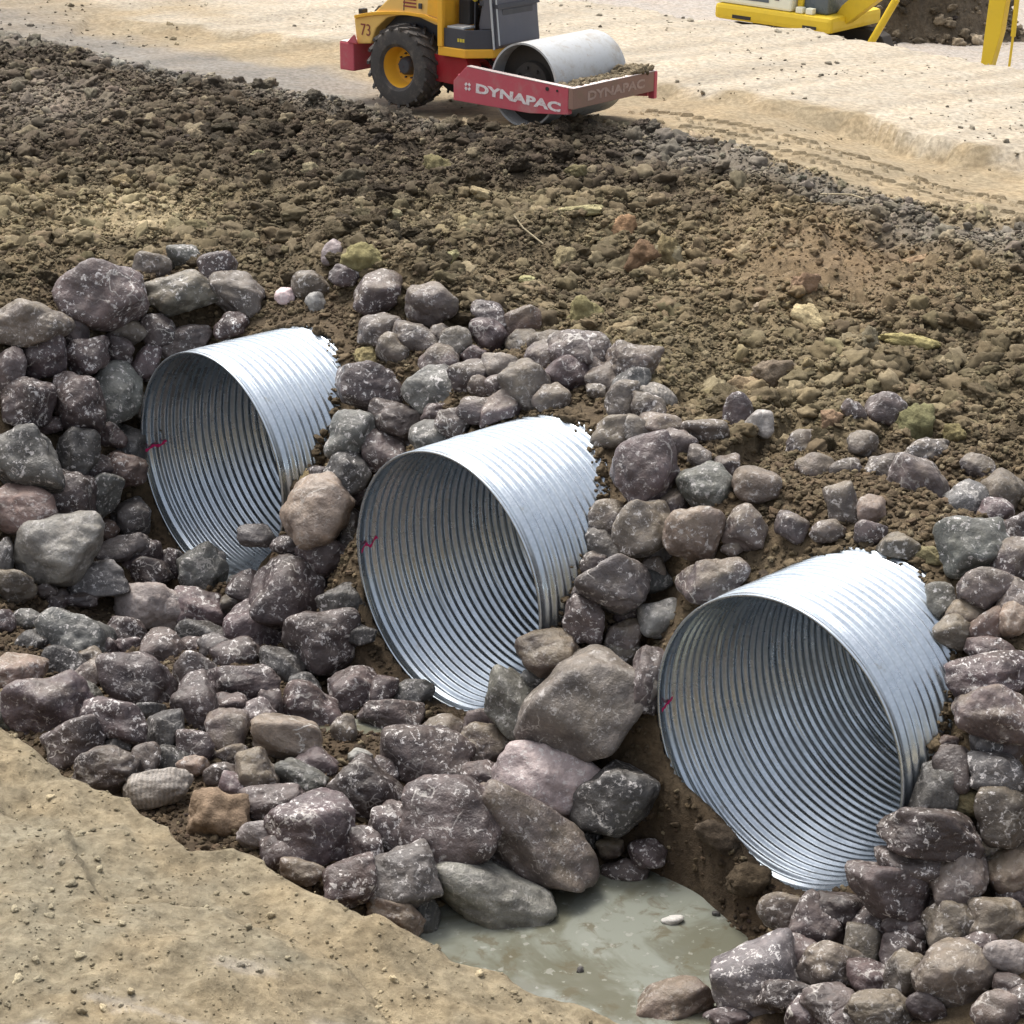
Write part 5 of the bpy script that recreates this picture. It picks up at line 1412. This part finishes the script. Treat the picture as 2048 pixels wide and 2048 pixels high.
# seated operator, only knees and shins in view
def person():
    me = bpy.data.meshes.new('person')
    J = {'pel': (-1.70, 0, 1.98), 'chest': (-1.78, 0, 2.32), 'neck': (-1.76, 0, 2.54), 'head': (-1.73, 0, 2.66), 'top': (-1.73, 0, 2.76)}
    R = {'pel': (.16, .13), 'chest': (.18, .13), 'neck': (.06, .06), 'head': (.09, .10), 'top': (.07, .08)}
    E_ = [('pel', 'chest'), ('chest', 'neck'), ('neck', 'head'), ('head', 'top')]
    for s_, t in ((-1, 'r'), (1, 'l')):
        J.update({'hip' + t: (-1.68, s_ * .12, 1.96), 'knee' + t: (-1.28 - 0.06, s_ * .20, 2.00), 'ank' + t: (-1.40, s_ * .20, 1.33), 'toe' + t: (-1.24, s_ * .20, 1.27),
                  'sh' + t: (-1.77, s_ * .20, 2.46), 'elb' + t: (-1.62, s_ * .29, 2.20), 'wr' + t: (-1.38, s_ * .22, 2.28), 'hand' + t: (-1.30, s_ * .20, 2.30)})
        R.update({'hip' + t: (.10, .10), 'knee' + t: (.072, .075), 'ank' + t: (.048, .055), 'toe' + t: (.042, .035), 'sh' + t: (.07, .07), 'elb' + t: (.05, .05), 'wr' + t: (.035, .03), 'hand' + t: (.045, .025)})
        E_ += [('pel', 'hip' + t), ('hip' + t, 'knee' + t), ('knee' + t, 'ank' + t), ('ank' + t, 'toe' + t), ('chest', 'sh' + t), ('sh' + t, 'elb' + t), ('elb' + t, 'wr' + t), ('wr' + t, 'hand' + t)]
    ks = list(J); ix = {q: i for i, q in enumerate(ks)}
    me.from_pydata([J[q] for q in ks], [(ix[a], ix[b]) for a, b in E_], [])
    o = bpy.data.objects.new('person_tmp', me); COL.objects.link(o)
    o.modifiers.new('skin', 'SKIN'); sv = me.skin_vertices[0].data
    for q in ks: sv[ix[q]].radius = R[q]
    sv[ix['pel']].use_root = True
    sb = o.modifiers.new('sub', 'SUBSURF'); sb.levels = 2; sb.render_levels = 2
    dg = bpy.context.evaluated_depsgraph_get()
    out = bpy.data.meshes.new_from_object(o.evaluated_get(dg)); bpy.data.objects.remove(o)
    out.materials.clear()
    for m_ in (KHAKI, SHIRT, SKIN): out.materials.append(m_)
    for p in out.polygons:
        c = p.center; p.use_smooth = True
        p.material_index = 2 if c.z > 2.55 or (c.x > -1.36 and c.z > 2.2) else (1 if c.z > 2.07 and c.x < -1.36 else 0)
    return out
pe = link('person', person(), None, 'person in khaki trousers sitting at the controls of the roller', 'person')
bpy.context.view_layer.update()
pe.matrix_world = roller.matrix_world.copy()

# ================================================================ excavator beyond the road
EY = mat_plain('excavator_yellow', (0.70, 0.48, 0.02), 0.4, 0, 0.2, (0.40, 0.28, 0.05))
EW = mat_plain('cream_panel', (0.82, 0.80, 0.62), 0.45, 0, 0.12, (0.55, 0.5, 0.3))
EG = mat_plain('tinted_glass', (0.10, 0.125, 0.14), 0.15, 0, 0.1)
ep = unproject(1560, 42, 3.55)
EF = np.array([0.80, -0.60]); 
ex = empty('excavator', (ep[0] + 0.75, ep[1] + 1.0, 2.55), math.atan2(EF[1], EF[0]), 'yellow excavator working in the lower ground beyond the road', 'excavator')
def eb(name, sh, mat, parent=ex, smooth=False): return sh.build(name, mat, parent, smooth)
for y_ in (-1.0, 0.75):
    tr = Shape().prism([(-1.7, 0.12), (-1.5, 0.0), (1.5, 0.0), (1.75, 0.15), (1.85, 0.40), (1.7, 0.66), (1.4, 0.78), (-1.4, 0.78), (-1.75, 0.62), (-1.85, 0.38)], 'y', y_ - 0.22, y_ + 0.22, 0.03)
    eb('track', tr, DARKST)
plt = eb('platform', Shape().box(-1.75, 1.35, -1.30, 1.1, 0.86, 1.22, 0.10), EY)
eb('slot', Shape().box(-1.25, -0.75, -1.31, -1.301, 0.92, 1.00), DARKST, plt)
eb('slot', Shape().box(0.62, 0.98, -1.31, -1.301, 0.92, 0.99), DARKST, plt)
bod = eb('body_panel', Shape().box(-1.85, 0.25, -1.22, 1.05, 1.225, 2.25, 0.06), EW)
eb('side_window', Shape().box(-1.35, -0.35, -1.232, -1.221, 1.36, 1.95), EG, bod)
for (a, b) in ((-0.20, 1.62), (0.02, 1.62), (-0.20, 1.44), (-0.20, 1.80), (0.02, 1.80)):
    eb('vent_slot', Shape().box(a, a + 0.12, -1.232, -1.2205, b, b + 0.09), D_GREY, bod)
for q_ in (0.36, 0.62): eb('hinge_block', Shape().box(q_, q_ + 0.18, -1.22, -1.05, 1.225, 1.36, 0.02), EW, plt)
cab = eb('cab', Shape().box(0.42, 1.05, -0.98, 0.05, 1.225, 2.9, 0.05), EG)
eb('cab_post', Shape().box(0.30, 0.44, -1.04, -0.92, 1.225, 2.9, 0.02), EY)
boom = eb('boom', Shape().prism([(0.98, 1.05), (1.30, 0.98), (2.45, 1.95), (3.35, 2.95), (4.3, 3.05), (4.95, 2.75), (5.05, 3.0), (4.35, 3.45), (3.1, 3.45), (1.95, 2.15), (1.2, 1.42)], 'y', -0.62, -0.28, 0.02), EY)
eb('boom_cylinder', Shape().tube((1.95, -0.75, 0.42), (2.62, -0.75, 1.75), 0.085, seg=14).tube((2.62, -0.75, 1.75), (2.95, -0.75, 2.4), 0.045, seg=12), EY, smooth=True)
stick = eb('stick', Shape().prism([(4.72, 0.25), (4.92, 0.25), (5.10, 1.3), (5.16, 2.9), (5.02, 3.25), (4.80, 3.2), (4.74, 2.2)], 'y', -0.58, -0.32, 0.02), EY)
eb('stick_pin', Shape().tube((4.96, -0.66, 2.35), (4.96, -0.24, 2.35), 0.11, seg=16), EY, stick, True)
eb('bucket_cylinder', Shape().tube((5.34, -0.45, 1.25), (5.30, -0.45, 3.0), 0.055, seg=12).tube((5.34, -0.45, 0.35), (5.34, -0.45, 1.3), 0.028, seg=10), EY, smooth=True)
eb('bucket', Shape().prism([(4.65, 0.25), (5.4, 0.35), (5.5, 0.0), (5.2, -0.15), (4.6, -0.18), (4.25, -0.1), (4.4, 0.0)], 'y', -0.85, -0.05, 0.02), DARKST)
